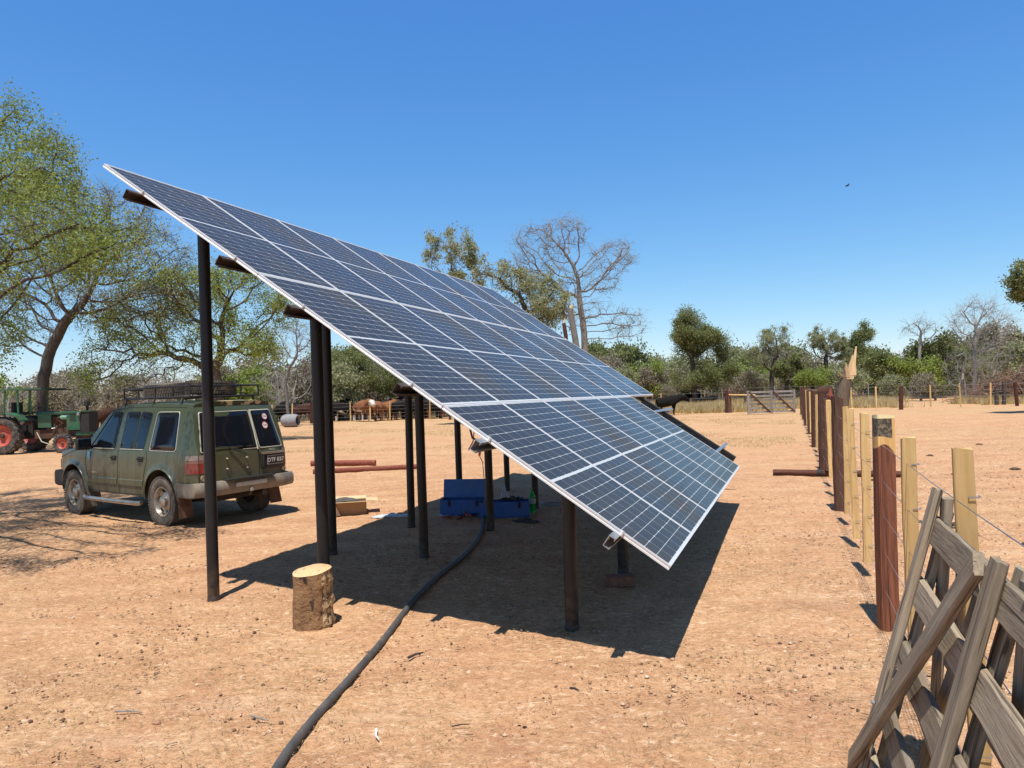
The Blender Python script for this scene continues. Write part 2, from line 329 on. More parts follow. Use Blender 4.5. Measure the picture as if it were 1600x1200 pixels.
# ------------------------------------------------------------------ solar array
K = 1.154
ROW0 = [np.array(v) for v in ((-3.524, 6.306, 3.982), (-2.012, 5.785, 2.886), (-.505, 5.252, 1.788), (1.003, 4.699, .701))]
ROWD = [np.array(v) for v in ((.3466, .9380, -.0002), (.3416, .9398, -.0032), (.3498, .9368, -.0086), (.3595, .9330, -.0155))]
def apt(u, v, off=0.0):
    k = min(max(int(math.floor(v)), 0), 2); t = v - k
    a = ROW0[k] + ROWD[k] * u * K; b = ROW0[k + 1] + ROWD[k + 1] * u * K
    n = np.cross(ROWD[k], ROW0[k + 1] - ROW0[k]); n /= np.linalg.norm(n)
    if n[2] < 0: n = -n
    return Vector(a + (b - a) * t + n * off)
def cell_mat():
    m, nt, b = newmat('solar_cells')
    uv = nt.nodes.new('ShaderNodeUVMap'); uv.uv_map = 'UVMap'; sep = nt.nodes.new('ShaderNodeSeparateXYZ'); nt.links.new(uv.outputs[0], sep.inputs[0])
    W, L = 1.106, 1.875          # metres of glass inside the frame
    x = math_(nt, 'MULTIPLY', sep.outputs[0], W); y = math_(nt, 'MULTIPLY', sep.outputs[1], L)
    mx, my = .008, .012
    cw = (W - 2 * mx) / 6; gap = .022; chh = (L / 2 - my - gap / 2) / 10
    def line(val, pitch, off, width):         # 1 on the line
        t = math_(nt, 'SUBTRACT', val, off); t = math_(nt, 'PINGPONG', t, pitch / 2)   # 0 at multiples of pitch
        return math_(nt, 'LESS_THAN', t, width / 2)
    yh = math_(nt, 'ABSOLUTE', math_(nt, 'SUBTRACT', y, L / 2))      # distance from the middle
    vx = line(x, cw, mx, .0022); vy = line(yh, chh, gap / 2, .0034)
    mid = math_(nt, 'LESS_THAN', yh, gap / 2)
    ex = math_(nt, 'GREATER_THAN', math_(nt, 'ABSOLUTE', math_(nt, 'SUBTRACT', x, W / 2)), W / 2 - mx)
    ey = math_(nt, 'GREATER_THAN', yh, L / 2 - my)
    # clipped corners: small diamonds on every second crossing
    px = math_(nt, 'PINGPONG', math_(nt, 'SUBTRACT', x, mx), cw / 2); py = math_(nt, 'PINGPONG', math_(nt, 'SUBTRACT', yh, gap / 2), chh)
    dia = math_(nt, 'LESS_THAN', math_(nt, 'ADD', px, py), .011)
    bb = line(x, cw / 9, mx + cw / 18, .0012)
    ln = math_(nt, 'MAXIMUM', math_(nt, 'MAXIMUM', vx, vy), math_(nt, 'MAXIMUM', mid, math_(nt, 'MAXIMUM', ex, math_(nt, 'MAXIMUM', ey, dia))))
    cv = coords(nt, kind='Object', rnd=True)
    base = mix(nt, noise(nt, cv, 1.2, 2), (.014, .016, .017), (.020, .022, .024))
    base = mix(nt, math_(nt, 'MULTIPLY', bb, .10), base, (.30, .32, .34))
    c = mix(nt, math_(nt, 'MULTIPLY', ln, .9), base, (.52, .54, .54))
    wc = nt.nodes.new('ShaderNodeTexCoord'); geo = nt.nodes.new('ShaderNodeNewGeometry')
    dust = noise(nt, geo.outputs['Position'], 1.1, 6, .65, .3); df = ramp(nt, dust, [(0.46, (0, 0, 0)), (0.72, (1, 1, 1))]).outputs[0]
    c = mix(nt, math_(nt, 'MULTIPLY', df, .06), c, (.42, .37, .32))
    sp = noise(nt, geo.outputs['Position'], 30, 3, .6); spf = ramp(nt, sp, [(0.735, (0, 0, 0)), (0.76, (1, 1, 1))]).outputs[0]
    pm = ramp(nt, noise(nt, geo.outputs['Position'], 1.7, 2), [(0.48, (0, 0, 0)), (0.6, (1, 1, 1))]).outputs[0]
    c = mix(nt, math_(nt, 'MULTIPLY', math_(nt, 'MULTIPLY', spf, pm), .6), c, (.7, .68, .62))
    # even film of dust
    c = mix(nt, .04, c, (.5, .42, .34))
    nt.links.new(c, b.inputs['Base Color']); b.inputs['Roughness'].default_value = .22; b.inputs['IOR'].default_value = 1.5; b.inputs['Specular IOR Level'].default_value = .055
    rr = nt.nodes.new('ShaderNodeMapRange'); rr.inputs[3].default_value = .16; rr.inputs[4].default_value = .42; nt.links.new(df, rr.inputs[0]); nt.links.new(rr.outputs[0], b.inputs['Roughness'])
    return m
M['cells'] = cell_mat(); M['backsheet'] = simple('darkened_backsheet', (.13, .13, .13), .6, 0, .05, 4)  # backsheet colour darkened to deepen the shade under the array
def make_array():
    base = Vector((ROW0[3][0] - 1.2, ROW0[3][1] + 1.5, 0))
    root = empty('solar_array', base, 0, 'large tilted solar panel array on black steel posts in the middle of the yard', 'solar array')
    inv = Vector(base)
    # panels
    for row, ncol in enumerate((8, 8, 6)):
        for c in range(ncol):
            gu = .003 / K; gv = .004 / 1.94
            cs = [apt(c + gu, row + gv), apt(c + 1 - gu, row + gv), apt(c + 1 - gu, row + .99999 - gv), apt(c + gu, row + .99999 - gv)]
            cs = [p - inv for p in cs]; nrm = (cs[1] - cs[0]).cross(cs[3] - cs[0]).normalized()
            if nrm.z < 0: nrm = -nrm
            ctr = sum(cs, Vector()) / 4; cs = [p - ctr for p in cs]
            U = (cs[1] - cs[0]).normalized(); Vv = (cs[3] - cs[0]).normalized()
            lip = .013; th = .035
            def corner(inset, off): return [cs[0] + U * inset + Vv * inset + nrm * off, cs[1] - U * inset + Vv * inset + nrm * off, cs[2] - U * inset - Vv * inset + nrm * off, cs[3] + U * inset - Vv * inset + nrm * off]
            o_t, i_t, i_g = corner(0, 0), corner(lip, 0), corner(lip, -.0035)
            o_m1, o_m2, o_m3, o_m4 = corner(0, -.010), corner(.0025, -.0125), corner(.0025, -.022), corner(0, -.0245)
            o_b, i_b = corner(0, -th), corner(.028, -th); i_b2 = corner(.028, -th + .002); i_w = corner(.004, -th + .002); i_w2 = corner(.004, -.008)
            mb = MB(); mb.rings([i_g, i_t, o_t, o_m1, o_m2, o_m3, o_m4, o_b, i_b, i_b2, i_w, i_w2], True, False)
            fr = mb.build('solar_panel', M['alu'], root, smooth=False); fr.location = ctr
            g = MB(); q = corner(lip * .9, -.003); qb = corner(lip * .9, -.007)
            g.add(q + qb, [(0, 1, 2, 3), (7, 6, 5, 4), (0, 4, 5, 1), (1, 5, 6, 2), (2, 6, 7, 3), (3, 7, 4, 0)]); g.m[1] = 1
            go = g.build('cell_sheet', [M['cells'], M['backsheet']], fr, smooth=False, fix=True)
            uvl = go.data.uv_layers.new(name='UVMap'); uvs = {0: (0, 0), 1: (1, 0), 2: (1, 1), 3: (0, 1)}
            for p in go.data.polygons:
                for li in p.loop_indices: uvl.data[li].uv = uvs[go.data.loops[li].vertex_index % 4]
            # junction box and cable under the panel
            for s in (.3, .5, .7):
                jb = MB()
                pc = cs[0].lerp(cs[1], s).lerp(cs[3].lerp(cs[2], s), .5) - nrm * .018; rot = Matrix((U, Vv, nrm)).transposed()
                jb.box(pc, (.09, .06, .018), rot)
                jb.build('junction_box', M['black_plastic'], fr, smooth=False)
    grey_ = simple('dull_grey_steel', (.07, .068, .064), .5, .2, .2, 10)
    def beam(name, u0, u1, v0, v1, off, hgt, wdt, mat, open_c=True):
        """C section from (u0,v0) to (u1,v1), its top 'off' under the panel faces"""
        a0, a1 = apt(u0, v0) - inv, apt(u1, v1) - inv; t = (a1 - a0).normalized()
        nrm = (apt(1, 1.5) - apt(0, 1.5)).cross(apt(0, 1.9) - apt(0, 1.5)).normalized()
        if nrm.z < 0: nrm = -nrm
        s = t.cross(nrm).normalized(); tk = .005
        prof = [(wdt / 2, 0), (-wdt / 2, 0), (-wdt / 2, -hgt), (wdt / 2, -hgt), (wdt / 2, -hgt + .018), (wdt / 2 - tk, -hgt + .018), (wdt / 2 - tk, -hgt + tk), (-wdt / 2 + tk, -hgt + tk), (-wdt / 2 + tk, -tk), (wdt / 2 - tk, -tk), (wdt / 2 - tk, -.018), (wdt / 2, -.018)]
        rs = [[p + s * a + nrm * (b - off) for a, b in prof] for p in (a0, a1)]
        return MB().rings(rs).build(name, mat, root, smooth=False)
    for v, e in ((.26, 8.05), (.85, 8.05), (1.25, 8.05), (1.83, 8.05), (2.21, 8.05), (2.79, 8.05)):
        bm_ = beam('purlin', -.10, e, v, v, .036, .085, .05, M['galv'] if v > 2 else M['rust_steel'])
    for u in (.66, 2.35, 3.85, 5.35, 7.22):
        ro_ = .058; beam('rafter', u, u, .12, 1.0, ro_, .07, .05, M['black_steel']); beam('rafter', u, u, 1.0, 2.0, ro_, .07, .05, M['black_steel']); beam('rafter', u, u, 2.0, 2.93, ro_, .115 if u > 7 else .07, .05, M['black_steel'] if u < 7 else grey_)
    # posts
    posts = {'a': [(334, 938), (520, 866), (643, 824), (719, 790), (793, 768)], 'b': [(508, 948), (663, 871), (767, 828), (837, 794), (872, 767)], 'c': [(894, 984), (974, 895), (1010, 836), (1040, 798), (1062, 770)]}
    for key, lst in posts.items():
        for (x, y) in lst:
            g = on(x, y)
            # height of the array plane above this point
            best = min(((abs((apt(u / 10, v / 40)).x - g.x) + abs(apt(u / 10, v / 40).y - g.y)), apt(u / 10, v / 40).z) for u in range(0, 80, 1) for v in range(0, 119))
            top = best[1] - .12 / math.cos(R(34)); rad = .053
            mb = MB(); mb.lathe([(rad, -.3), (rad, top - g.z)], 28, caps=True)
            p = mb.build('post', M['post_steel'], root); p.location = g - inv; p.rotation_euler = (math.sin(x * 3.1) * .006, math.cos(x * 1.7) * .006, 0)
            cb = MB(); cb.box((0, 0, top - g.z + .006), (.16, .16, .010)); cpl = cb.build('cap_plate', M['black_steel'], p, smooth=False)
            cb = MB(); cb.lathe([(rad + .003, 0.0), (rad + .003, .035), (rad + .001, .04)], 28); cb.build('bare_steel_foot', M['rust_steel'], p)
    # end clamps along the left edge
    for v in (.27, .86, 1.26, 1.84, 2.22, 2.8):
        pc = apt(-.004, v) - inv; MB().box(pc + Vector((0, 0, -.012)), (.012, .022, .038), Euler((0, R(34), R(20))).to_matrix()).build('end_clamp', M['alu'], root, smooth=False)
    return root
array = make_array()

# ------------------------------------------------------------------ posts, planks
def plank(L, wd, th, seed=0, seg=10, jit=.004, cham=.007, warp=.01, taper=0.0):
    rnd = random.Random(seed); mb = MB(); rs = []
    ph = rnd.random() * 6; wa = (rnd.random() - .5) * 2 * warp
    for i in range(seg + 1):
        t = i / seg; z = L * t; a = wd / 2 * (1 - taper * t) + rnd.uniform(-jit, jit); b = th / 2 + rnd.uniform(-jit, jit) * .5; c = cham
        ox = wa * math.sin(t * 3 + ph)
        sh = [(-a + c, -b), (a - c, -b), (a, -b + c), (a, b - c), (a - c, b), (-a + c, b), (-a, b - c), (-a, -b + c)]
        rs.append([Vector((x + ox + rnd.uniform(-jit, jit) * .4, y + wa * .5 * math.sin(t * 2.2 + ph) + rnd.uniform(-jit, jit) * .25, z + ((rnd.uniform(-.008, .008)) if i in (0, seg) else 0))) for x, y in sh])
    return mb.rings(rs)
def rough_post(L, r, seed=0, n=12, seg=12, sq=.3, below=.25, topcut=0.02, rough=.06):
    rnd = random.Random(seed); mb = MB(); rs = []
    prof = [1 + rnd.uniform(-rough, rough) * 1.5 for _ in range(n)]; lean = (rnd.uniform(-.02, .02), rnd.uniform(-.02, .02)); ph = rnd.random() * 6
    for i in range(seg + 1):
        t = i / seg; z = -below + (L + below) * t; ring = []
        for j in range(n):
            a = 2 * math.pi * j / n; q = 1 / max(abs(math.cos(a)), abs(math.sin(a))); rr = r * ((1 - sq) + sq * q * .93) * prof[j] * (1 + rnd.uniform(-rough, rough) * .5)
            zz = z + (topcut * math.sin(a * 1 + ph) if i == seg else 0)
            ring.append(Vector((rr * math.cos(a) + lean[0] * t + .01 * math.sin(3 * t + ph), rr * math.sin(a) + lean[1] * t, zz)))
        rs.append(ring)
    return mb.rings(rs)
def fx(y): return 2.84 + .384 * (y - 5.59)
FDIR = Vector((.3585, .9335, 0))          # along the near fence
WIRE_Z = (.30, .58, .86, 1.12, 1.38)
def near_post_mat():
    m, nt, b = newmat('near_post_wood'); v = coords(nt, (20, 20, 1.1)); n = noise(nt, v, 2.2, 8, .65, .6)
    tc = nt.nodes.new('ShaderNodeTexCoord'); sep = nt.nodes.new('ShaderNodeSeparateXYZ'); nt.links.new(tc.outputs['Object'], sep.inputs[0])
    red = ramp(nt, n, [(0.25, (.040, .012, .006)), (0.75, (.30, .098, .042))]).outputs[0]
    pale = ramp(nt, n, [(0.25, (.50, .25, .07)), (0.75, (.80, .52, .20))]).outputs[0]
    bark = mix(nt, ramp(nt, noise(nt, coords(nt), 45, 3), [(.42, (0, 0, 0)), (.62, (1, 1, 1))]).outputs[0], (.05, .04, .03), (.22, .17, .10))
    # dark heartwood ends in an arch below the top
    ax = math_(nt, 'MULTIPLY', math_(nt, 'POWER', math_(nt, 'ABSOLUTE', sep.outputs[0]), 2.0), 14.0)
    az = math_(nt, 'ADD', sep.outputs[2], ax); c = mix(nt, math_(nt, 'GREATER_THAN', az, 1.39), red, pale)
    zb = math_(nt, 'ADD', sep.outputs[2], math_(nt, 'MULTIPLY', noise(nt, coords(nt), 12, 3), .06))
    c = mix(nt, math_(nt, 'MULTIPLY', math_(nt, 'GREATER_THAN', zb, 1.475), math_(nt, 'LESS_THAN', math_(nt, 'ABSOLUTE', sep.outputs[0]), .062)), c, bark)
    vc = coords(nt, (18, 18, .5)); k = ramp(nt, noise(nt, vc, 2.0, 3, .5, .3), [(.34, (1, 1, 1)), (.38, (0, 0, 0))]).outputs[0]
    c = mix(nt, math_(nt, 'MULTIPLY', k, .8), c, (.012, .005, .004))
    top = math_(nt, 'GREATER_THAN', sep.outputs[2], 1.582); c = mix(nt, top, c, (.78, .66, .35))
    nt.links.new(c, b.inputs['Base Color']); b.inputs['Roughness'].default_value = .7; bump(nt, b, n, .8, .008); return m
M['near_post'] = near_post_mat()
def make_near_fence():
    root = empty('wire_fence', (fx(5.4), 5.4, 0), 0, 'new wire fence of red-brown posts and pale battens running away on the right', 'fence'); inv = root.location.copy()
    ys = [1.9, 3.04, 4.24, 5.42, 6.86, 8.06, 9.3, 10.4, 11.6, 12.8, 14.1, 15.3]
    while ys[-1] < 42.3: ys.append(ys[-1] + 1.27)
    posts_i = set(range(3, 200, 4)); dark_i = {10, 17}
    rnd = random.Random(3)
    for i, y in enumerate(ys):
        x = fx(y); z = gz(x, y); loc = Vector((x, y, z)) - inv
        if i in posts_i:
            near = (i == 3)
            if near: o = rough_post(1.60, .072, 11, 16, 22, .62, .3, .012, .02).build('post', M['near_post'], root, ang=50)
            else: o = rough_post(1.58 + rnd.uniform(-.03, .05), .088 + rnd.uniform(-.006, .012), i, 12, 12, .4, .3, .03, .08).build('post', M['red_wood'] if i % 8 else M['dark_red_wood'], root, ang=50)
            o.location = loc; o.rotation_euler = (0, rnd.uniform(-.012, .012), R(-8) if near else rnd.random() * 6)
        else:
            wd = .078 if y < 9 else .070
            h0 = rnd.uniform(.10, .16)
            o = plank(1.53 + (.07 if i == 1 else 0) - h0 + rnd.uniform(-.02, .03), wd, .042, i * 7 + 1, 8, .0025, .004, .008).build('batten', M['pale_wood'] if i not in dark_i else M['red_wood'], root, smooth=False)
            o.location = loc + Vector((.05 if i == 1 else 0, 0, h0)); o.rotation_euler = (rnd.uniform(-.012, .012), rnd.uniform(-.02, .02), R(-20) + rnd.uniform(-.12, .12))
            if i in (1, 2, 4, 5, 6):     # tie wires round the batten
                for wz in WIRE_Z:
                    tw = MB()
                    p = [Vector((wd / 2 * a, .028 * b, wz - h0)) for a, b in ((1.25, .9), (.2, .9), (.15, -1), (1.1, -1.0), (1.3, -.2), (1.25, .9))]
                    tw.tube(p, .0028, 5)
                    tw.build('tie_wire', M['wire'], o)
    y0, y1 = 1.0, 42.6
    for k, z in enumerate(WIRE_Z):
        pts = [];  yy = y0
        while yy <= y1: pts.append(Vector((fx(yy) - .02 + .004 * math.sin(yy * 2 + k), yy, z + .008 * math.sin(yy * 1.1 + k * 2))) - inv); yy += .8
        MB().tube(pts, .0022, 4, False).build('wire', M['wire'], root)
    return root
make_near_fence()

# ------------------------------------------------------------------ leaning wooden gates, bottom right
def leaning_gate(label, base, top_shift, hz, a0, a1, stiles, rails, brace, seed, flip=1):
    """a runs along the fence towards the viewer, b up the gate"""
    A = -FDIR.copy(); B = Vector((top_shift[0], top_shift[1], hz)); Hh = B.length; B.normalize(); Nn = A.cross(B).normalized()
    if Nn.x > 0: Nn = -Nn                      # faces the open yard, to the left
    M3 = Matrix((A, B, Nn)).transposed()
    root = empty('wooden_gate', base, 0, label, 'gate', rot=M3.to_euler())
    def put(o, p0, p1, q, roll=0):
        d = Vector((p1[0] - p0[0], p1[1] - p0[1], 0)); z = d.normalized(); y = Vector((0, 0, 1)); x = y.cross(z)
        o.rotation_euler = Matrix((x, y, z)).transposed().to_euler(); o.location = (p0[0], p0[1], q); return d.length
    k = seed
    for a in stiles:
        o = plank(Hh * 1.04, .102, .034, k, 14, .003, .006, .006).build('stile', M['grey_wood'], root, ang=25); k += 1; put(o, (a, -.02 if a < .5 else -.09), (a + .01, Hh * 1.02), .034)
        o = plank(Hh * .98, .092, .032, k, 14, .003, .006, .006).build('stile', M['grey_wood'], root, ang=25); k += 1; put(o, (a, -.02), (a + .01, Hh * .96), -.036)
    for b in rails:
        o = plank(a1 - a0, .122, .030, k, 18, .0035, .005, .012).build('rail', M['grey_wood'], root, ang=25); k += 1; put(o, (a0, b), (a1, b + .01), 0)
    for (p0, p1) in brace:
        L = math.dist(p0, p1); o = plank(L, .100, .034, k, 14, .003, .006, .006).build('brace', M['grey_wood'], root, ang=25); k += 1; put(o, p0, p1, .070)
    for a in stiles[:2]:
        for b in rails:
            if random.Random(k + int(b * 100)).random() < .8:
                n = MB(); n.lathe([(0.0, .069), (.008, .067), (.010, .054)], 8, c=(a + .015, b + .02, 0)); n.build('bolt', M['galv'], root)
    return root
leaning_gate('weathered grey plank gate leaning on the wire fence, bolted brace in front', Vector((1.64, 3.47, 0)), (.33, -.127), 1.33, -.02, 3.0,
             (0.05, 1.17, 2.3), (1.22, .93, .63, .34, .06), (((0.0, .03), (1.115, 1.30)),), 40)
leaning_gate('darker second plank gate standing steeper behind the leaning gate', Vector((1.90, 3.36, 0)), (.10, -.04), 1.30, .0, 3.0,
             (0.10, 1.30, 2.5), (1.10, .66, .22), (((0.1, .1), (1.0, 1.15)),), 90)

# ------------------------------------------------------------------ far gate, posts and fences
def far_gate():
    p0 = Vector((13.85, 42.6, 0)); p1 = Vector((fx(42.9) - .35, 42.9, 0)); d = p1 - p0; L = d.length
    root = empty('field_gate', p0, math.atan2(d.y, d.x), 'far grey wooden field gate closing the end of the yard', 'gate')
    H = 1.38
    for a in (.07, L / 2, L - .07): MB().box((a, -.035, H / 2 + .04), (.12, .04, H)).build('stile', M['far_grey_wood'], root, smooth=False)
    for i in range(6): MB().box((L / 2, 0, .14 + i * (H - .2) / 5), (L, .028, .11)).build('rail', M['far_grey_wood'], root, smooth=False)
    for s in (0, 1):
        a0, a1 = (.1, L / 2 - .1) if s == 0 else (L / 2 + .1, L - .1); dx = a1 - a0; dz = -(H - .15); ang = math.atan2(-dz, dx)
        MB().box(((a0 + a1) / 2, -.062, H / 2 + .03), (math.hypot(dx, dz), .012, .10), Euler((0, ang, 0)).to_matrix()).build('brace', M['dark_red_wood'], root, smooth=False)
    return root
far_gate()
def far_fence(label, pts, h, spacing, every, wires, seed, batmat='pale_wood', postmat='dark_red_wood', bw=.07, name='wire_fence', pr=.09, bh=None):
    rnd = random.Random(seed); root = empty(name, pts[0], 0, label, 'fence'); inv = root.location.copy(); i = 0
    for a, b in zip(pts[:-1], pts[1:]):
        a, b = Vector(a), Vector(b); L = (b - a).length; n = max(1, int(L / spacing))
        for k in range(n + (1 if b is pts[-1] or b == Vector(pts[-1]) else 0)):
            p = a.lerp(b, k / n); p.z = 0
            if i % every == 0: o = rough_post(h * rnd.uniform(.98, 1.12), pr * rnd.uniform(.85, 1.2), seed + i, 8, 4, .3, .2, .04, .1).build('post', M[postmat], root)
            else: o = MB().box((0, 0, (bh or h) / 2 + .06), (bw, .045, (bh or h) * rnd.uniform(.93, 1.03))).build('batten', M[batmat], root, smooth=False)
            o.location = p - inv; o.rotation_euler = (rnd.uniform(-.04, .04), rnd.uniform(-.04, .04), rnd.random() * .6); i += 1
    for w_ in range(wires):
        z = h * (.25 + .72 * w_ / max(1, wires - 1)); MB().tube([Vector((p[0], p[1], z)) - inv for p in pts], .008, 4, False).build('wire', M['wire'], root)
    return root
g1 = G(1408, 640); g2 = G(1536, 635)
# right paddock fence: from the gate corner to the right
far_fence('wire fence of pale battens and brown posts across the far side of the right paddock', [(17.6, 43.6, 0), (23.3, 43.3, 0), (28.9, 43.6, 0), (38, 43.0, 0), (50, 42, 0)], 1.42, 1.42, 4, 4, 21, bw=.085)
far_fence('second older wire fence of grey posts beyond the paddock fence', [(20, 62, 0), (34, 58, 0), (60, 52, 0)], 1.5, 2.2, 3, 3, 61, 'far_grey_wood', 'bark', .1)
far_fence('grey stick fence in front of the woodland left of the broken trunk', [(19, 74, 0), (32, 72, 0)], 1.3, .35, 9, 2, 75, 'far_grey_wood', 'far_grey_wood', .05)
far_fence('sparse wire fence crossing the dry grass left of the far gate', [(-2, 47.5, 0), (9.6, 46.8, 0), (13.75, 46.3, 0)], 1.35, 2.1, 3, 4, 33, pr=.12)
far_fence('pale batten fence in front of the cattle on the left', [(-33, 50.5, 0), (-11.2, 49.7, 0), (-1.5, 48.6, 0)], 1.36, 1.32, 7, 5, 51, bw=.085)
rb = empty('fence_rail', (12.9, 44.8, 0), 0, 'red-brown post with horizontal pole between dry grass and the far gate', 'post')
o = rough_post(1.42, .13, 5, 8, 5, .3, .2, .03).build('post', M['red_wood'], rb); o.location = (1.02, 1.5, 0)
MB().tube([(1.0, 1.4, 1.15), (1.9, -.9, 1.12)], .05, 6).build('pole', M['pale_wood'], rb)

# ------------------------------------------------------------------ broken trunk by the fence corner
def broken_trunk():
    Y = 19.5; b = AT(1309, 640, Y); base = Vector((b.x, Y, 0)); root = empty('broken_trunk', base, 0, 'tall broken bare trunk with splintered pale top rising behind the fence', 'dead tree')
    rnd = random.Random(8); path = [(0, -.2, .25), (.02, .5, .25), (.03, .9, .24), (.12, 1.4, .21), (.20, 1.9, .19), (.26, 2.3, .17), (.34, 2.62, .13)]
    rs = []
    for i, (x, z, r) in enumerate(path):
        rs.append([Vector((x + .82 * r * math.cos(a) * rnd.uniform(.9, 1.1), .82 * r * math.sin(a) * rnd.uniform(.9, 1.1), z * .86 + (rnd.uniform(-.05, .05) if i > 4 else 0))) for a in [2 * math.pi * j / 12 for j in range(12)]])
    MB().rings(rs).build('trunk', M['snag_bark'], root, ang=60)
    pale = wood('splintered_wood', (.42, .26, .12), (.66, .48, .27), (16, 16, 1.4), cracks=False); mb = MB()
    for k, (dx, h0, h1, r, ln) in enumerate(((.30, 1.9, 2.55, .10, .12), (.36, 2.0, 2.78, .06, .16), (.24, 1.95, 2.35, .05, -.02), (.42, 2.0, 2.45, .05, .04))):
        mb = MB(); mb.rings([[Vector((dx + ln * t + a * r * q, -.12 + .05 * b + .05 * t, h0 + (h1 - h0) * t)) for a, b in ((-1, -.5), (.9, -.7), (1, .4), (-.8, .6))] for t, q in ((0, 1), (.35, .85), (.55, .9 - .3 * (k % 2)), (.8, .35), (1, .06))]); mb.build('splinter', pale, root)
    MB().tube([(-.02, -.05, .95), (-.22, -.1, 1.2), (-.30, -.1, 1.52)], [.12, .10, .05], 7).build('broken_limb', M['snag_bark'], root)
    MB().tube([(-.20, -.15, 1.35), (-.27, -.18, 1.5), (-.25, -.18, 1.68)], [.08, .06, .01], 6).build('splinter', M['log_wood'], root)
    MB().tube([(.18, -.05, 1.95), (.0, -.1, 2.1)], [.03, .012], 5).build('splinter', pale, root)
broken_trunk()

# ------------------------------------------------------------------ chopping block
def chop_block():
    g = on(489, 975); root = empty('chopping_block', g, 0, 'short pale sawn log standing on end beside the front post', 'log')
    n = 40; rnd = random.Random(4); rs = []
    for i, z in enumerate((-.05, 0, .03, .08, .14, .20, .26, .32, .38, .43, .452, .458)):
        ring = []
        for j in range(n):
            a = 2 * math.pi * j / n; r = .150 + .012 * math.sin(2 * a + 1) + .006 * math.sin(5 * a) - .012 * max(0, (z - .05)) * 1.2
            r += .006 * rnd.uniform(-1, 1) * (1 if i < 9 else .2)
            # torn knobbly side facing right
            side = max(0, math.cos(a + .25)) ** 6; r += side * (.022 * math.sin(z * 38) + .018 * rnd.uniform(-1, 1)) if i < 10 else 0
            if i == 11: r -= .008
            if i == 0: r += .01
            ring.append(Vector((r * math.cos(a), r * math.sin(a), z + (.02 * math.sin(a + .6) if i > 8 else 0))))
        rs.append(ring)
    m, nt, b = newmat('bark_free_log'); v = coords(nt); n1 = noise(nt, v, 7, 6, .65); n2 = noise(nt, coords(nt, (1, 1, .5)), 9, 4, .6, .5)
    c = ramp(nt, n1, [(.3, (.15, .075, .032)), (.7, (.34, .185, .08))]).outputs[0]
    c = mix(nt, ramp(nt, n2, [(.60, (0, 0, 0)), (.66, (1, 1, 1))]).outputs[0], c, (.035, .018, .010))
    sp = nt.nodes.new('ShaderNodeSeparateXYZ'); tc = nt.nodes.new('ShaderNodeTexCoord'); nt.links.new(tc.outputs['Object'], sp.inputs[0])
    kn = math_(nt, 'MULTIPLY', math_(nt, 'GREATER_THAN', sp.outputs[0], .11), ramp(nt, noise(nt, v, 30, 4), [(.45, (0, 0, 0)), (.55, (1, 1, 1))]).outputs[0]); c = mix(nt, kn, c, (.62, .45, .25))
    nt.links.new(c, b.inputs['Base Color']); b.inputs['Roughness'].default_value = .85; bump(nt, b, math_(nt, 'ADD', n1, noise(nt, v, 40, 5)), .8, .02)
    MB().rings(rs[:-1], caps=False).build('bark_side', m, root, ang=70)
    m2, nt, b = newmat('sawn_end'); v = coords(nt); tc = nt.nodes.new('ShaderNodeTexCoord'); vl = nt.nodes.new('ShaderNodeVectorMath'); vl.operation = 'LENGTH'
    mp = nt.nodes.new('ShaderNodeMapping'); mp.inputs['Scale'].default_value = (1, 1, 0); nt.links.new(tc.outputs['Object'], mp.inputs[0]); nt.links.new(mp.outputs[0], vl.inputs[0])
    ringn = math_(nt, 'SINE', math_(nt, 'ADD', math_(nt, 'MULTIPLY', vl.outputs['Value'], 520), math_(nt, 'MULTIPLY', noise(nt, v, 14, 3), 9)))
    c = mix(nt, math_(nt, 'MULTIPLY_ADD', ringn, .25), (.72, .50, .27), (.52, .32, .15)); c = mix(nt, ramp(nt, noise(nt, coords(nt, (1, 1, 1)), 22, 3, .6, 1.5), [(.60, (0, 0, 0)), (.64, (1, 1, 1))]).outputs[0], c, (.20, .12, .07))
    nt.links.new(c, b.inputs['Base Color']); b.inputs['Roughness'].default_value = .8; bump(nt, b, noise(nt, coords(nt, (60, 8, 1)), 4, 3), .4, .004)
    MB().rings(rs[-2:], caps=True).build('sawn_top', m2, root, ang=70)
chop_block()

# ------------------------------------------------------------------ black hose
def hose():
    px = [(425, 1222), (455, 1175), (500, 1118), (535, 1078), (568, 1040), (600, 1002), (628, 965), (650, 938), (685, 905), (715, 880), (737, 858), (750, 838), (755, 818), (756, 802), (757, 790)]
    pts = [on(x, y, .028) for x, y in px]
    # smooth (Catmull-Rom)
    out = []
    for i in range(len(pts) - 1):
        p0, p1, p2, p3 = pts[max(i - 1, 0)], pts[i], pts[i + 1], pts[min(i + 2, len(pts) - 1)]
        for k in range(8):
            t = k / 8; q = .5 * ((2 * p1) + (p2 - p0) * t + (2 * p0 - 5 * p1 + 4 * p2 - p3) * t * t + (3 * p1 - 3 * p2 + p3 - p0) * t ** 3); q.z = gz(q.x, q.y) + .022; out.append(q)
    out.append(pts[-1])
    base = out[60].copy(); m = simple('dusty_black_pipe', (.062, .060, .058), .6, 0, .3, 9, .1, dirt=(.16, .13, .11), dirt_amt=.4, dscale=4)
    o = MB().tube([p - base for p in out], .025, 14).build('water_hose', m, None); o.location = base
    tag(o, 'thick black plastic pipe curving over the ground to the tool boxes', 'pipe')
hose()

